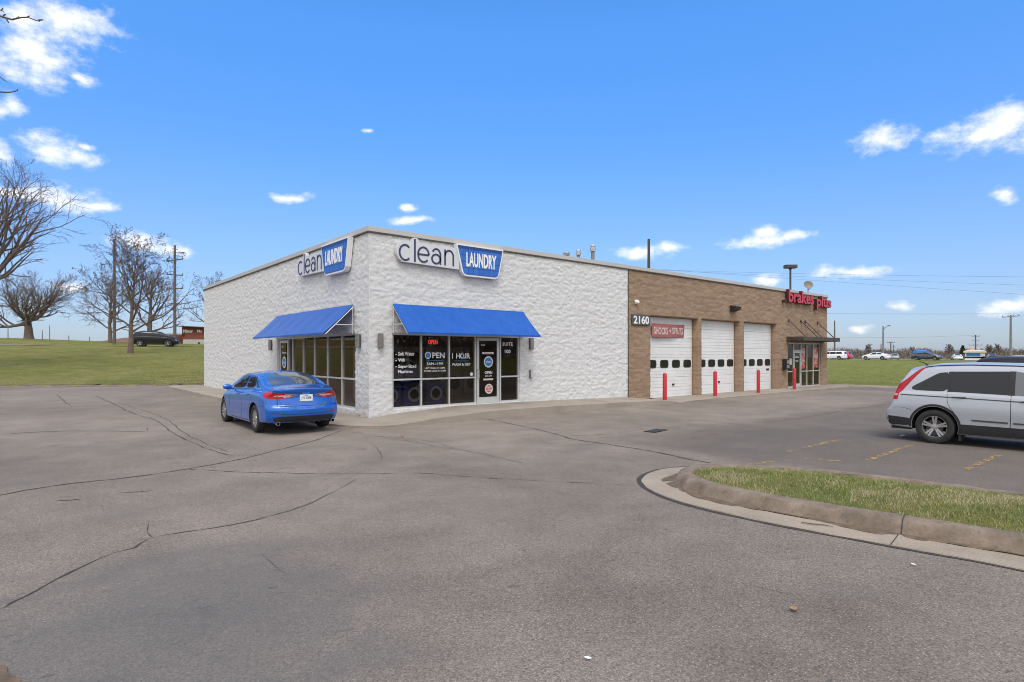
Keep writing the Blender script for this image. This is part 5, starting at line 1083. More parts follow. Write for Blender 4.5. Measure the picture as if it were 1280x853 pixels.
    h3, _ = c.hit('B', .42, .71); sf_ = lambda u, v, w: (h3.x - .008 - w, -u, v); b = MB(); text('Fusion', sf_, -.5, -.3, .7, .745, 0, .002, .01, mb=b); h4, _ = c.hit('B', -.5, .71); sf4 = lambda u, v, w: (h4.x - .012 - w, -u, v); text('SEL', sf4, .42, .54, .7, .735, 0, .002, .01, mb=b); c.fin(b, 'lettering', M['chrome'])
    b = MB(); b.add([(1.86, -.02, 1.455), (1.86, .02, 1.455), (2.02, .012, 1.475), (2.02, -.012, 1.475), (1.84, -.006, 1.53), (1.84, .006, 1.53), (1.88, .004, 1.53), (1.88, -.004, 1.53)], [(0, 1, 2, 3), (4, 5, 6, 7), (0, 1, 5, 4), (1, 2, 6, 5), (2, 3, 7, 6), (3, 0, 4, 7)]); c.fin(b, 'antenna', M['blue_paint'])
    c.wheels(10, 'single'); return c.root
blue_sedan()

def silver_suv():
    c = Car(SUV, 'parked_suv', 'silver SUV with tinted rear glass parked at the right edge of the lot', 'car', (7.63, -13.23, -.025), R(-90), M['silver_paint'])
    seams = MB(); trim = MB()
    for d, sg in (('L', 1), ('R', -1)):
        c.patch(d, [(.56, 1.1), (.66, 1.085), (1.2, 1.08), (1.2, 1.475), (1.02, 1.455), (.74, 1.27), (.56, 1.16)], 'window', M['car_glass'], off=.004); c.patch(d, [(1.24, 1.08), (2.16, 1.055), (2.16, 1.505), (1.24, 1.485)], 'window', M['car_glass'], off=.004, round_=False)
        c.patch(d, [(2.25, 1.055), (3.36, 1.02), (3.08, 1.22), (2.72, 1.43), (2.25, 1.505)], 'window', M['car_glass_light'], off=.004, round_=False)
        c.patch(d, [(2.155, 1.05), (2.255, 1.05), (2.255, 1.51), (2.155, 1.51)], 'door_pillar', M['black'], off=.002, round_=False); c.patch(d, [(1.19, 1.075), (1.25, 1.075), (1.25, 1.49), (1.19, 1.48)], 'door_pillar', M['black'], off=.002, round_=False)
        c.patch(d, [(.0, .34), (.56, .34), (.56, .5), (.0, .53)], 'bumper_cladding', M['cladding'], off=.007); z0 = .2
        c.patch(d, [(1.4, z0), (3.19, z0), (3.19, .44), (1.4, .44)], 'sill_cladding', M['cladding'], off=.008, round_=False)
        for xa in SUV['axles']:
            ar = [(xa + .455 * math.cos(a), .36 + .455 * math.sin(a)) for a in np.linspace(-.25, math.pi + .25, 22)]; ai = [(xa + .414 * math.cos(a), .36 + .414 * math.sin(a)) for a in np.linspace(math.pi + .25, -.25, 22)]
            c.patch(d, ar + ai, 'arch_trim', M['cladding'], off=.014, round_=False, cell=.06)
        c.seam(trim, d, [(.36, .985), (.9, .975), (1.7, .955), (2.6, .93), (3.6, .9)], .02, .004); c.seam(seams, d, [(1.2, 1.06), (1.2, .9), (1.24, .78), (1.32, .66)]); c.seam(seams, d, [(2.2, 1.05), (2.2, .6), (2.18, .24)], .011); c.seam(seams, d, [(3.3, 1.0), (3.3, .6), (3.27, .24)]); c.seam(seams, d, [(.2, .7), (.4, .715), (.58, .67)], .007)
        c.seam(trim, d, [(1.6, .535), (2.16, .528)], .03, .009); c.seam(trim, d, [(2.24, .526), (3.1, .515)], .03, .009)
        c.handle(d, 1.3, .985); c.handle(d, 2.36, .955); c.mirror(sg, 3.12, sg * .93, 1.1)
        tl = c.wrap(sg, [(.88, 25, 60, .55, .45), (1.0, 29, 57, .58, .45), (1.1, 36, 57, .62, .44), (1.3, 47, 60.5, .74, .4), (1.55, 54, 61, .95, .3)], 'taillight', M['tail_red'], .01)
        c.wrap(sg, [(.955, 28, 56, .57, .45), (1.0, 30, 56, .58, .45)], 'clear_lens', M['tail_pink'], .015, tl)
        c.patch('F', [(sg * .4, .72), (sg * .7, .76), (sg * .72, .88), (sg * .5, .86)], 'headlight', M['headlight'])
        rl = MB(); pts = []
        for x in np.linspace(.75, 2.6, 16): h, n = c.hit('T', x, sg * .6); pts.append(h + Vector((0, 0, .008)))
        rl.tube(pts, .012, 6); c.fin(rl, 'roof_strip', M['black'])
        fl = MB(); fl.box((1.38, sg * .86, .1), (1.42, sg * .66, .3)); c.fin(fl, 'mud_flap', M['black'])
    c.patch('B', [(-.58, 1.12), (.58, 1.12), (.52, 1.5), (-.52, 1.5)], 'rear_window', M['car_glass'], off=.005); c.patch('T', [(2.95, -.54), (3.52, -.66), (3.52, .66), (2.95, .54)], 'windscreen', M['car_glass'], off=.004, cell=.08); c.patch('B', [(-.8, .33), (.8, .33), (.8, .5), (-.8, .5)], 'rear_bumper_cladding', M['cladding'], off=.008)
    b = MB(); b.box((.15, -.72, .24), (.5, .72, .33)); c.fin(b, 'rear_valance', M['black']); h, n = c.hit('T', .7, -.25); b = MB(); b.tube([h, h + Vector((-.06, 0, .05)), h + Vector((-.17, 0, .09))], [.02, .012, .006], 8); c.fin(b, 'antenna', M['black'])
    c.fin(seams, 'panel_seam', M['black']); c.fin(trim, 'side_trim', M['dark']); c.wheels(5, 'pair'); return c.root
silver_suv()

# ------------------------------------------------------------------ trees
def tubes_np(branches, sides):
    """branches: list of (pts (k,3), radii (k)); returns vertices and quads"""
    V = []; Fq = []; o = 0
    for P, rad in branches:
        k = len(P); T = np.gradient(P, axis=0); T /= np.linalg.norm(T, axis=1)[:, None] + 1e-9
        ref = np.where(np.abs(T[:, 2:3]) < .9, np.array([[0, 0, 1.]]), np.array([[1., 0, 0]])); A = np.cross(T, ref); A /= np.linalg.norm(A, axis=1)[:, None] + 1e-9; B = np.cross(T, A)
        n = sides(rad[0]); g_ = np.arange(n) * 2 * np.pi / n
        ring = P[:, None, :] + rad[:, None, None] * (A[:, None, :] * np.cos(g_)[None, :, None] + B[:, None, :] * np.sin(g_)[None, :, None])
        V.append(ring.reshape(-1, 3)); i = np.arange(k - 1)[:, None] * n; j = np.arange(n)[None, :]; jn = (j + 1) % n
        Fq.append((np.stack([i + j, i + jn, i + n + jn, i + n + j], -1) + o).reshape(-1, 4)); o += k * n
    return np.concatenate(V), np.concatenate(Fq)
def grow(rg, p, d, length, r, seg, wander, up, taper=.35, sag=0):
    P = [np.array(p, float)]; d = np.array(d, float) / np.linalg.norm(d)
    for i in range(seg):
        d = d + rg.normal(0, wander, 3) + np.array([0, 0, up - sag * i / seg]); d /= np.linalg.norm(d); P.append(P[-1] + d * length / seg)
    return np.array(P), r * np.linspace(1, taper, seg + 1) ** 1.0
def tree(name, label, base, height, tr, seed, first=.25, nlimb=12, spread=.8, limb=.55, up=.09, counts=(8, 6, 4), group='bare trees on the left bank', fork=False, leaves=0, low=0, twig=.011, cat='tree', lean=(0, 0), wl=.1, lr=None, tp=.22, th=.5):
    rg = np.random.default_rng(seed); t = thing(name, label, cat, tuple(map(float, base)), 0, group)
    seg = 12; P, rad = grow(rg, (0, 0, -.15), (lean[0], lean[1], 1), height * (th if fork else .88), tr, seg, .035, .05, .5 if fork else .12)
    rad[0] *= 1.22; rad[1] *= 1.03
    V, Fq = tubes_np([(P, rad)], lambda r: 10); mesh_np('trunk', V, Fq, M['bark'], t, smooth=True)
    br = []; tips = []
    def kids(P, rad, n, lo, hi, ang, lf, L0, lvl, up_):
        for i in range(n):
            f = lo + (hi - lo) * (i + rg.uniform(.1, .9)) / n; x = f * (len(P) - 1); a = int(min(x, len(P) - 2)); q = P[a] + (P[a + 1] - P[a]) * (x - a); dr = P[a + 1] - P[a]; dr /= np.linalg.norm(dr)
            side = rg.normal(0, 1, 3); side -= dr * (side @ dr); side /= np.linalg.norm(side); an = ang * rg.uniform(.7, 1.3); d = dr * math.cos(an) + side * math.sin(an); rr = max(twig * .6, min(np.interp(f, [0, 1], [rad[0], rad[-1]]) * .68, rad[0] * .6)); l = L0 * lf * rg.uniform(.65, 1.2) * (1 - .45 * f)
            yield q, d, l, rr
    if fork: limbs = []
    lv1 = []
    for i in range(nlimb):
        f = (first + (1 - first) * (i / nlimb) ** (.9)) if not fork else (.55 + .45 * rg.random()); x = f * (len(P) - 1); a = int(min(x, len(P) - 2)); q = P[a] + (P[a + 1] - P[a]) * (x - a); az = i * 2.4 + rg.uniform(-.5, .5); tilt = spread * rg.uniform(.75, 1.2) * (1.15 - .55 * f if not fork else 1)
        if i < low: tilt = 1.35; f = first * .95
        d = np.array([math.cos(az) * math.sin(tilt), math.sin(az) * math.sin(tilt), math.cos(tilt)]); l = height * limb * rg.uniform(.8, 1.15) * ((1.12 - .62 * f) if not fork else 1)
        B, r_ = grow(rg, q, d, l, max(.03, np.interp(f, [0, 1], [rad[1], rad[-1]]) * (lr or (.55 if not fork else .6))), 9, wl, up, tp); br.append((B, r_)); lv1.append((B, r_, l))
    if not fork: lv1.append((P[7:], rad[7:], height * .4))
    lv2 = []
    for B, r_, l in lv1:
        for q, d, L2, rr in kids(B, r_, counts[0], .18, 1, .7, .62, l, 2, up):
            b2, r2 = grow(rg, q, d, L2, rr, 6, .12, up * .9, .3); br.append((b2, r2)); lv2.append((b2, r2, L2))
    lv3 = []
    for B, r_, l in lv2:
        for q, d, L2, rr in kids(B, r_, counts[1], .2, 1, .7, .6, l, 3, up):
            b2, r2 = grow(rg, q, d, L2, max(twig, rr * .8), 4, .14, up * .6, .5); br.append((b2, r2)); lv3.append((b2, r2, L2))
    for B, r_, l in lv3:
        for q, d, L2, rr in kids(B, r_, counts[2], .25, 1, .65, .6, l, 4, up):
            b2, r2 = grow(rg, q, d, L2, twig, 3, .16, up * .4, .6); br.append((b2, r2)); tips.append(b2[-1]); tips.append(b2[1])
    V, Fq = tubes_np(br, lambda r: 6 if r > .06 else (4 if r > .025 else 3)); cr = mesh_np('crown', V, Fq, M['twig'], t, smooth=True)
    if leaves:
        idx = rg.choice(len(tips), min(leaves, len(tips)), replace=False); v = []; f = []
        for i in idx:
            p = np.array(tips[i]) + rg.normal(0, .05, 3); a = rg.normal(0, 1, 3); a /= np.linalg.norm(a); b = np.cross(a, rg.normal(0, 1, 3)); b /= np.linalg.norm(b); s = rg.uniform(.035, .075); k = len(v); v += [p - a * s, p + b * s * .5, p + a * s, p - b * s * .5]; f.append((k, k + 1, k + 2, k + 3))
        o = mesh_np('dead_leaves', np.array(v), f, M['dead_leaf'], t); o['kind'] = 'stuff'
    return t
def gtree(name, label, px, depth, topy, *a, **k):
    b = ground_at(px, depth); top = CAM[2] + (HY - topy) * depth / F; return tree(name, label, b, top - b[2], *a, **k)
gtree('bare_tree', 'large bare spreading tree at the left edge with long ascending limbs', -32, 38, 222, .42, 11, .3, 15, .68, .64, .07, (7, 5, 5), fork=True, twig=.011, lean=(.06, -.01))
gtree('bare_oak', 'gnarled old bare oak with a thick low forked trunk on top of the bank', 36, 78, 347, .6, 23, .2, 15, .82, .78, .085, (8, 6, 4), fork=True, low=3, twig=.015, wl=.15, lr=.46, tp=.08, th=.36)
gtree('bare_tree', 'bare tree with a few dead leaves standing on the bank before the black SUV', 163, 52, 312, .225, 37, .24, 17, 1.05, .68, .045, (7, 5, 3), leaves=3200, twig=.012)
gtree('bare_tree', 'smaller bare tree beside the tall pole at left behind the nearest bank tree', 138, 74, 350, .26, 41, .2, 13, 1.1, .68, .05, (7, 5, 3), leaves=1500, twig=.017)
gtree('bare_tree', 'bare broad tree rising behind the roof of the black SUV', 187, 78, 338, .36, 53, .18, 13, 1.0, .58, .06, (6, 5, 3), leaves=1500, twig=.018)
gtree('bare_tree', 'bare tree whose twigs show past the far left corner of the building', 268, 84, 343, .25, 67, .2, 12, .9, .45, .06, (6, 5, 3), twig=.014)
# the tree at the near left edge: only its outermost twigs reach into the photograph
def near_tree():
    b = at(-235, HY, 8.0); z0 = float(lotz(b[0], b[1])) + .02; t = thing('near_tree', 'dark bare tree at the left edge whose twig tips hang into the top left corner', 'tree', (b[0], b[1], z0)); rg = np.random.default_rng(4)
    P, rad = grow(rg, (0, 0, -.1), (.02, 0, 1), 8.2, .17, 12, .03, .05, .2); V, Fq = tubes_np([(P, rad)], lambda r: 10); mesh_np('trunk', V, Fq, M['bark'], t, smooth=True); br = []
    org = np.array([b[0], b[1], z0])
    def limb(frm, tips, r0):
        pts = [P[frm]] + [at(x, y, d) - org for x, y, d in tips]; Q = smooth_path(pts, .12); Q = Q + rg.normal(0, .006, Q.shape); Q[0] = P[frm]; rr = r0 * np.linspace(1, .16, len(Q)); br.append((Q, rr)); return Q
    limb(7, [(-100, 60, 7.7), (-30, 28, 7.5), (0, 20, 7.45), (8, 23, 7.45), (20, 24, 7.4), (35, 22, 7.4), (50, 26, 7.4)], .036)
    for a, c_ in (((7, 22), (11, 29)), ((20, 24), (24, 21)), ((34, 22), (37, 20)), ((48, 25.5), (54, 25)), ((4, 20), (7, 18))): br.append((np.array([at(*a, 7.42) - org, at((a[0] + c_[0]) / 2, (a[1] + c_[1]) / 2, 7.42) - org, at(*c_, 7.42) - org]), np.array([.01, .009, .006])))
    limb(7, [(-90, 20, 7.4), (-30, 8, 7.3), (0, 12, 7.3), (5, 16, 7.3)], .03); br.append((np.array([at(1, 14, 7.3) - org, at(2.5, 12, 7.3) - org, at(4, 10, 7.3) - org]), np.array([.008, .007, .005])))
    limb(6, [(-100, 130, 7.6), (-40, 112, 7.5), (0, 115.5, 7.4), (16, 115, 7.4), (22, 112, 7.4)], .032); limb(6, [(-80, 60, 7.9), (-30, 85, 7.7), (0, 97, 7.6), (8, 102, 7.6)], .03)
    for i in range(26):
        f = rg.integers(4, 12); az = rg.uniform(1.6, 5.4); d = np.array([-RT[0] * abs(math.cos(az)) * 1.0 - FW[0] * .2, -RT[1] * abs(math.cos(az)) + FW[1] * math.sin(az) * .6, rg.uniform(.3, .9)]); B, r_ = grow(rg, P[f], d, rg.uniform(1.2, 2.4), rad[f] * .5, 7, .12, .06, .25); br.append((B, r_))
        for k in range(6): x = rg.integers(2, 7); b2, r2 = grow(rg, B[x], B[x] - B[x - 1] + rg.normal(0, .25, 3), rg.uniform(.3, .8), .012, 4, .15, .03, .4); br.append((b2, r2))
    V, Fq = tubes_np(br, lambda r: 6); mesh_np('crown', V, Fq, M['twig'], t, smooth=True)
near_tree()

# ------------------------------------------------------------------ poles and wires
def pole(name, label, px, depth, topy, r, arms=(), cat='pole', mt='wood_pole', arm_az=None, group=None, side_arm=None, z0=None):
    b = ground_at(px, depth); zt = CAM[2] + (HY - topy) * depth / F - b[2]; t = thing(name, label, cat, b, 0, group)
    m_ = MB(); m_.tube([(0, 0, -.3), (0, 0, zt * .5), (0, 0, zt)], [r, r * .85, r * .65], 10); m_.build('pole', M[mt], t, smooth=True)
    ax = arm_az if arm_az is not None else math.atan2(RT[1], RT[0]); dx, dy = math.cos(ax), math.sin(ax)
    for (dy_, half, tilt) in arms:
        z = zt - dy_; m_ = MB(); m_.tube([(-dx * half, -dy * half, z - tilt), (dx * half, dy * half, z + tilt)], .07 if half > .9 else .05, 6); a = m_.build('crossarm', M[mt], t); m_ = MB()
        for k in np.linspace(-.92, .92, 4 if half > 1 else 2): m_.lathe([(.045, 0), (.07, .07), (.04, .13), (.06, .2), (.02, .24)], 8, 'z', (dx * half * k, dy * half * k, z + tilt * k + .06))
        m_.build('insulator', M['grey_pole'], a)
    if side_arm:
        (ex, ez) = side_arm; m_ = MB(); pts = [(0, 0, zt - ez), (dx * ex * .35, dy * ex * .35, zt - ez * .35), (dx * ex, dy * ex, zt + .12)]; m_.tube(pts, .06, 6); m_.build('arm', M[mt], t)
        m_ = MB(); m_.tube([(dx * ex * .9, dy * ex * .9, zt + .1), (dx * ex * 1.35, dy * ex * 1.35, zt + .14)], [.1, .16], 8); m_.build('lamp_head', M['grey_pole'], t)
    return t, np.array([b[0], b[1], b[2] + zt])
p1, e1 = pole('utility_pole', 'tall brown wooden pole standing left behind the bank trees', 143, 72, 299, .19)
p2, e2 = pole('utility_pole', 'tall wooden pole with four short staggered arms left of the red brown building', 218.5, 72, 307, .19, [(1.8, 1.0, .14), (3.6, 1.0, -.06), (5.3, 1.0, .05), (7.1, .9, -.05)])
pole('utility_pole', 'dark pole rising behind the roof at the tan end of the building', 811, 72, 299, .24, mt='dark')
pole('utility_pole', 'thin pole beyond the right end of the entrance canopy', 1043.3, 140, 401, .2)
pole('street_lamp', 'street lamp with one curved arm on the far right roadside', 1104, 118, 408, .2, cat='street lamp', mt='grey_pole', side_arm=(1.0, .9))
pole('utility_pole', 'short bare post just left of the street lamp', 1101.3, 150, 430, .16)
pole('utility_pole', 'far utility pole with one wide crossarm right of the street lamp', 1113.5, 170, 427.5, .2, [(.2, 1.1, 0)])
pole('utility_pole', 'small distant pole beside the one with a wide crossarm', 1117, 210, 431, .16, [(.8, .5, 0)])
p3, e3 = pole('utility_pole', 'distant utility pole with three crossarms beyond the white and blue shop', 1219.5, 175, 419, .22, [(.35, 1.2, 0), (1.7, .9, 0), (3.0, 2.0, 0)])
p4, e4 = pole('utility_pole', 'tall grey pole with a long slightly tilted crossarm near the right edge', 1263.5, 98, 394, .21, [(.25, 1.45, .13)], mt='grey_pole')
# a shoebox area light standing behind the building
b_ = ground_at(988, 56); t = thing('area_light', 'lot light with a shoebox head rising behind the tan end of the building', 'lamp', b_); zt = at(988, 337, 56)[2] - b_[2]
m_ = MB(); m_.tube([(0, 0, -.2), (0, 0, zt)], .09, 10); m_.build('pole', M['dark'], t); m_ = MB(); m_.box((-.1, -.2, zt), (.1, .2, zt + .1)); m_.box((-.55, -.3, zt + .1), (.55, .3, zt + .42)); m_.build('lamp_head', M['dark'], t, bevel=.03, rot=(0, 0, math.atan2(RT[1], RT[0])))
for i, (px, dp, ty) in enumerate(((10, 72, 407), (53, 73, 413), (62, 72, 407), (86, 80, 419.5), (112, 86, 421), (211, 84, 417))):
    pole('post', ['thin pole left of the old oak on the bank', 'thin pole behind the right low limb of the oak', 'second thin pole right of the oak trunk', 'short sign post on the lawn between the oak and the nearest tree', 'shortest post on the skyline left of the nearest tree', 'post behind the bonnet of the black SUV'][i], px, dp, ty, .06, cat='post', mt='grey_pole', group='thin posts on the left lawn')
def wire(label, pts, sag, r=.014, parent_group='overhead power lines'):
    A = [np.array(p) for p in pts]; out = []
    for a, b in zip(A[:-1], A[1:]):
        for k in range(24): t = k / 24; p = a + (b - a) * t; out.append(p - np.array([0, 0, sag * 4 * t * (1 - t)]))
    out.append(A[-1]); m_ = MB(); m_.tube(out, r, 5); o = m_.build('power_line', M['wire']); return tag(o, label, 'wire', parent_group)
wire('lowest long power line running to the grey pole at the right edge', [at(760, 388, 130), e4 + np.array([0, 0, .2])], .3, .022)
wire('thin power line running to the distant three arm pole', [at(980, 419, 190), e3], .8, .02)
wire('uppermost power line crossing the sky right of the building', [at(700, 333, 95), at(1420, 347, 75)], .4, .012); wire('second power line crossing the sky above the roof end', [at(700, 331, 96), at(1420, 361, 76)], .3, .012); wire('third power line crossing the sky just above the brake shop sign', [at(700, 327, 97), at(1420, 377, 77)], .2, .012)
wire('power line between the two tall wooden poles on the left', [e1, e2 - np.array([0, 0, 1.6])], .6, .014)

# ------------------------------------------------------------------ cars and buildings far off
def spot(px, depth): return ground_at(px, depth)
b_ = spot(194.5, 64); small_car(SUV, 'distant_suv', 'black SUV driving on the street along the left bank', 'car', (b_[0], b_[1], b_[2] + .04), math.atan2(KD[1], KD[0]), M['black_paint'], fine=True)
def on_road(px, x):
    d = ray(px, HY); t = (x - CAM[0]) / d[0]; p = CAM + t * d; return (p[0], p[1], float(hgt(p[0], p[1])) + .035)
small_car(VAN, 'distant_van', 'white minivan on the road just past the right end of the building', 'van', on_road(1041, 117), R(90), M['white_paint'])
small_car(SUV, 'distant_car', 'red car following the white minivan on the far road', 'car', on_road(1050, 123), R(90), M['red_paint_car'])
small_car(SEDAN, 'distant_car', 'white sedan on the far road right of the street lamp', 'car', on_road(1095, 117), R(90), M['white_paint'])
small_car(SEDAN, 'distant_car', 'dark grey sedan on the far road in front of the blue roof', 'car', on_road(1158, 117), R(-90), M['grey_paint'])
for px, dp, pt, lb in ((1196, 140, 'white_paint', 'pale car parked far off left of the white and blue shop'), (1240, 138, 'grey_paint', 'dark car parked far off right of the white and blue shop'), (1118, 140, 'silver_paint', 'silver car parked far off behind the white sedan')):
    b_ = spot(px, dp); small_car(SEDAN, 'distant_car', lb, 'car', (b_[0], b_[1], b_[2]), R(20), M[pt])
b_ = at(1296, HY, 24); small_car(SUV, 'distant_suv', 'black SUV roof showing beyond the silver SUV at the right edge', 'car', (b_[0], b_[1], float(lotz(b_[0], b_[1])) + .09), R(-90), M['black_paint'], fine=True)
# red brown shop on top of the left bank
def bank_shop():
    b = spot(247, 92); t = thing('bank_shop', 'red brown building with white lettering and a grey stone base on the left skyline', 'building', (b[0], b[1], b[2] - .3), math.atan2(RT[1], RT[0])); z = lambda y: CAM[2] + (HY - y) * 92 / F - b[2] + .3; X = lambda px: (px - 247) * 92 / F
    m_ = MB(); m_.box((X(227.5), 0, z(424.5)), (X(300), 8, z(409))); m_.build('wall', M['bank_brick'], t); m_ = MB(); m_.box((X(229), -.08, -.5), (X(300), 7.9, z(424.6))); m_.build('stone_base', M['grey_stone'], t)
    m_ = MB(); m_.add([(X(224), -.8, z(408.6)), (X(300), -.8, z(412)), (X(300), 8.5, z(412)), (X(224), 8.5, z(408.6)), (X(224), -.8, z(407.6)), (X(300), -.8, z(410.8)), (X(300), 8.5, z(410.8)), (X(224), 8.5, z(407.6))], [(3, 2, 1, 0), (4, 5, 6, 7), (0, 1, 5, 4), (1, 2, 6, 5), (2, 3, 7, 6), (3, 0, 4, 7)]); m_.build('roof', M['dark'], t)
    m_ = MB(); m_.box((X(206), .6, -.5), (X(227.4), 9, z(418.3))); m_.build('entrance_wing', M['bank_brick'], t); m_ = MB(); m_.box((X(205), -.4, z(418.2)), (X(231), .0 - .02, z(417.4))); m_.build('wing_roof', M['dark'], t)
    m_ = MB(); m_.box((X(248), -.14, .1), (X(250.5), -.085, z(428))); m_.build('door', M['dark'], t)
    fr = lambda u, v, w: (u, -w, v); m_ = MB(); text('Mister', fr, X(229), X(241.5), z(416), z(412), .05, .04, .03, mb=m_); text('Mo', fr, X(246.5), X(253), z(416), z(412.2), .05, .04, .03, mb=m_); m_.build('lettering', M['white'], t)
bank_shop()
def low_roof():
    b = spot(150, 120); t = thing('low_building', 'long low building with a brown roof beyond the left bank behind the trees', 'building', (b[0], b[1], b[2] - 1.2), math.atan2(RT[1], RT[0])); k = 120 / F; z = lambda y: CAM[2] + (HY - y) * k - b[2] + 1.2; X = lambda px: (px - 150) * k
    m_ = MB(); m_.box((X(118), 0, 0), (X(212), 10, z(429))); m_.build('wall', M['bank_brick'], t)
    m_ = MB(); m_.add([(X(115), -.6, z(429)), (X(215), -.6, z(428)), (X(215), 10.6, z(428)), (X(115), 10.6, z(429)), (X(140), 4, z(421.5)), (X(212), 4, z(420.5)), (X(212), 6, z(420.5)), (X(140), 6, z(421.5))], [(3, 2, 1, 0), (4, 5, 6, 7), (0, 1, 5, 4), (1, 2, 6, 5), (2, 3, 7, 6), (3, 0, 4, 7)]); m_.build('roof', M['brown_roof'], t)
low_roof()
b_ = spot(101, 150); t = thing('low_building', 'tiny brown roof on the skyline between the oak and the nearest tree', 'building', (b_[0], b_[1], b_[2] - 1), math.atan2(RT[1], RT[0])); zz = CAM[2] + (HY - 426.5) * 150 / F - b_[2] + 1
m_ = MB(); m_.box((-1.4, 0, 0), (1.4, 4, zz - .5)); m_.build('wall', M['bank_brick'], t); m_ = MB(); m_.add([(-1.7, -.3, zz - .5), (1.7, -.3, zz - .5), (1.7, 4.3, zz - .5), (-1.7, 4.3, zz - .5), (-.6, 2, zz + .1), (.6, 2, zz + .1)], [(3, 2, 1, 0), (0, 1, 5, 4), (1, 2, 5), (2, 3, 4, 5), (3, 0, 4)]); m_.build('roof', M['brown_roof'], t)
def far_box(name, label, cat, px0, px1, ytop, depth, wm, rm, band=None, win=0):
    c = (px0 + px1) / 2; b = spot(c, depth); rv = ray(c, HY); k = depth / F * (1 + ((c - PX) / F) ** 2) ** -.5 * 1.0; t = thing(name, label, cat, (b[0], b[1], b[2]), math.atan2(rv[1], rv[0]) - R(90)); w = (px1 - px0) * k / 2; zt = CAM[2] + (HY - ytop) * depth / F - b[2]
    m_ = MB(); m_.box((-w, 0, -.3), (w, 7, zt * .72)); m_.build('wall', M[wm], t); m_ = MB(); m_.box((-w - .3, -.5, zt * .725), (w + .3, 7.3, zt * .9)); m_.add([(-w - .2, -.4, zt * .9), (w + .2, -.4, zt * .9), (w + .2, 7.2, zt * .9), (-w - .2, 7.2, zt * .9), (-w * .6, 3, zt), (w * .6, 3, zt)], [(0, 1, 5, 4), (1, 2, 5), (2, 3, 4, 5), (3, 0, 4)]); m_.build('roof', M[rm], t)
    if band: m_ = MB(); m_.box((-w + .3, -.05, zt * .38), (w * .55, -.02, zt * .66)); m_.build('fascia_band', M[band], t)
    m_ = MB()
    for i in range(win): x = -w + (i + .5) * 2 * w / win; m_.box((x - .5, -.06, .5), (x + .5, -.02, zt * .33)); m_.build('window', M['car_glass'], t); m_ = MB()
    m_ = MB(); m_.box((w * .6, -.06, -.2), (w * .6 + .9, -.03, zt * .33)); m_.build('door', M['dark'], t); return t
far_box('far_shop', 'white far shop with a blue fascia and an orange roof ornament', 'building', 1206, 1231, 437.5, 149, 'white', 'cream', 'blue_decal', 4); far_box('far_shop', 'far blue roofed shed behind the dark grey sedan', 'building', 1143, 1160, 438, 147, 'truck_blue', 'truck_blue', None, 2); far_box('far_shop', 'low brown far building left of the grey pole', 'building', 1230, 1256, 445, 146, 'brown_roof', 'brown_roof', None, 3); far_box('far_shop', 'pale low far building at the right edge beyond the grey pole', 'building', 1262, 1300, 444.5, 149, 'cream', 'grey_stone', None, 4)
b_ = spot(1214, 152); t = thing('roof_sign', 'orange ornament on top of the white and blue far shop', 'sign', (b_[0], b_[1], b_[2] + 2.25)); m_ = MB(); m_.lathe([(.35, 0), (.7, .3), (.5, .65), (.1, .8)], 10); m_.build('ornament', M['orange'], t)
# bare woodland and scrub beyond the road, too far to tell trees apart; a few that can be told
def scrub(name, label, spots, mt, n, hmin, hmax, kind='stuff', seed=1):
    rg = np.random.default_rng(seed); v = []; f = []
    for (x, y) in spots:
        z = float(hgt(x, y)); h = rg.uniform(hmin, hmax); wd = h * rg.uniform(.35, .6)
        for i in range(n):
            r = rg.normal(0, 1, 3) * np.array([wd * .5, wd * .5, h * .22]); r = np.clip(r, -np.array([wd * .8, wd * .8, h * .4]), np.array([wd * .8, wd * .8, h * .36])); c = np.array([x, y, z + h * .48]) + r; c[2] = max(c[2], z + .1); d = np.array([rg.normal(0, .5), rg.normal(0, .5), rg.uniform(.3, 1)]) * h * .16; w = np.cross(d, rg.normal(0, 1, 3)); w *= .022 * h / (np.linalg.norm(w) + 1e-6); k = len(v); v += [c - d - w, c - d + w, c + d + w * .2, c + d - w * .2]; f.append((k, k + 1, k + 2, k + 3))
    return tag(mesh_np(name, np.array(v), f, mt), label, 'woodland', kind=kind)
rg = np.random.default_rng(9); sp_ = []
for _ in range(800): px = rg.uniform(880, 1420); dp = rg.uniform(215, 420); p = CAM + dp * ray(px, HY); sp_.append((p[0], p[1]))
scrub('far_woodland', 'grey brown bare woodland and scrub along the horizon beyond the far road', sp_, M['scrub'], 110, 2.4, 5.0)
sp_ = []
for _ in range(150): px = rg.uniform(1030, 1300); dp = rg.uniform(150, 212); p = CAM + dp * ray(px, HY); sp_.append((p[0], p[1]))
scrub('far_scrub', 'low straw brown scrub in front of the far woodland', sp_, M['scrub'], 50, .8, 2.4, seed=4)
sp_ = []
for _ in range(420):
    a = rg.uniform(0, 1)
    if a < .55: sp_.append((rg.uniform(-150, -70), rg.uniform(-110, 40)))
    else: sp_.append((rg.uniform(-90, 150), rg.uniform(-160, -85)))
scrub('far_woodland', 'bare woodland behind the camera that shows as reflections in the shop windows', sp_, M['scrub'], 60, 5, 12, seed=6)
for px, dp, ty, sd_, lb in ((1086, 230, 431, 71, 'rounded bare tree on the horizon left of the street lamp'), (1188, 225, 431, 73, 'bare pale tree on the horizon left of the three arm pole'), (1237, 225, 432, 79, 'bushy bare tree on the horizon left of the grey pole'), (1247, 240, 431, 83, 'thin bare tree beside the grey pole on the horizon'), (1140, 235, 434, 89, 'bare tree on the horizon just left of the blue roof')):
    gtree('far_tree', lb, px, dp, ty, .22, sd_, .2, 12, .8, .5, .05, (6, 4, 3), group='bare trees on the right horizon', twig=.05)
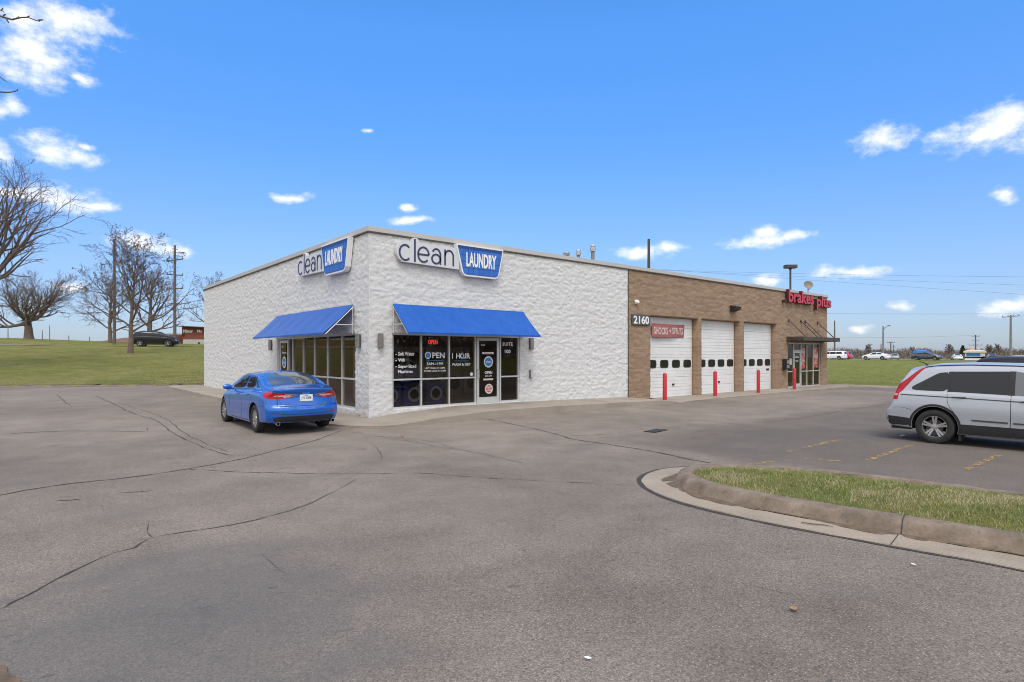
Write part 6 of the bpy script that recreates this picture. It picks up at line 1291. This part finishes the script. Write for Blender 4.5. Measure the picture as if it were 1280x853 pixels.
def evergreen():
    b = spot(1203.5, 215); t = thing('evergreen_tree', 'dark evergreen tree on the horizon left of the white and blue shop', 'tree', b); h = CAM[2] + (HY - 432.5) * 215 / F - b[2]; m_ = MB(); m_.tube([(0, 0, -.2), (0, 0, h * .9)], [.2, .05], 6); m_.build('trunk', M['bark'], t); rg = np.random.default_rng(2); v = []; f = []
    for i in range(700): u = rg.random(); r = h * .3 * (1 - u * .85) * rg.random() ** .4; a = rg.uniform(0, 6.28); c = np.array([math.cos(a) * r, math.sin(a) * r, h * (.12 + .88 * u)]); d = rg.normal(0, 1, 3) * h * .04; w = rg.normal(0, 1, 3) * h * .03; k = len(v); v += [c - d, c + w, c + d, c - w]; f.append((k, k + 1, k + 2, k + 3))
    mesh_np('crown', np.array(v), f, M['evergreen'], t)
evergreen()

# ------------------------------------------------------------------ small litter on the asphalt
t = thing('drain_plate', 'flat dark iron cover set in the asphalt before the garage doors', 'drain cover', (*gpx(820, 540, -.12), float(lotz(*gpx(820, 540, -.12))) + .002), R(10)); m_ = MB(); m_.box((-.35, -.16, 0), (.35, .16, .014)); m_.build('rim', M['black'], t, bevel=.005); m_ = MB()
for k in range(9): m_.box((-.32 + k * .072, -.13, .014), (-.28 + k * .072, .13, .02))
m_.build('cover', M['dark'], t)
def leaf(px, py, s, rz, mt, label, cat='leaf'):
    p = gpx(px, py); m_ = MB(); n = 9; vs = []; fs = []
    for i in range(n):
        u = i / (n - 1); w = math.sin(math.pi * u) ** .8 * .28 * s
        for k in (-1, 0, 1): vs.append(((u - .5) * s, k * w, .01 + .12 * s * abs(k) + .1 * s * (u - .5) ** 2))
    fs = [(i * 3 + k, i * 3 + k + 1, (i + 1) * 3 + k + 1, (i + 1) * 3 + k) for i in range(n - 1) for k in (0, 1)]; m_.add(vs, fs); o = m_.build(cat, mt, smooth=True, loc=(p[0], p[1], float(lotz(*p)) + .004), rot=(0, 0, rz)); tag(o, label, cat)
M['tan_leaf'] = worn('tan_leaf', (.33, .21, .11), .2, 20, .8)
leaf(992, 764, .09, .5, M['tan_leaf'], 'curled tan dead leaf lying on the asphalt in the foreground'); leaf(1142, 708, .05, 1.2, M['white'], 'small white paper scrap on the asphalt before the island', 'litter'); p = gpx(1022, 659); m_ = MB(); m_.tube([(-.16, .03, .02), (-.05, -.008, .024), (.06, .006, .022), (.15, -.02, .02)], [.006, .007, .006, .003], 6); tag(m_.build('stick', M['bark'], loc=(p[0], p[1], float(lotz(*p)) + .008), rot=(0, 0, R(-62))), 'thin dark stick lying in the island gutter', 'stick')
leaf(503, 547, .08, .4, M['red_decal'], 'tiny red scrap on the asphalt near the building corner', 'litter'); leaf(735, 826, .05, 2, M['white'], 'pale scrap on the asphalt at the bottom', 'litter'); leaf(256, 491.5, .3, .3, M['white'], 'white scrap lying by the left kerb', 'litter'); leaf(1127, 551, .2, .2, M['white'], 'pale strip of litter lying behind the silver SUV', 'litter')
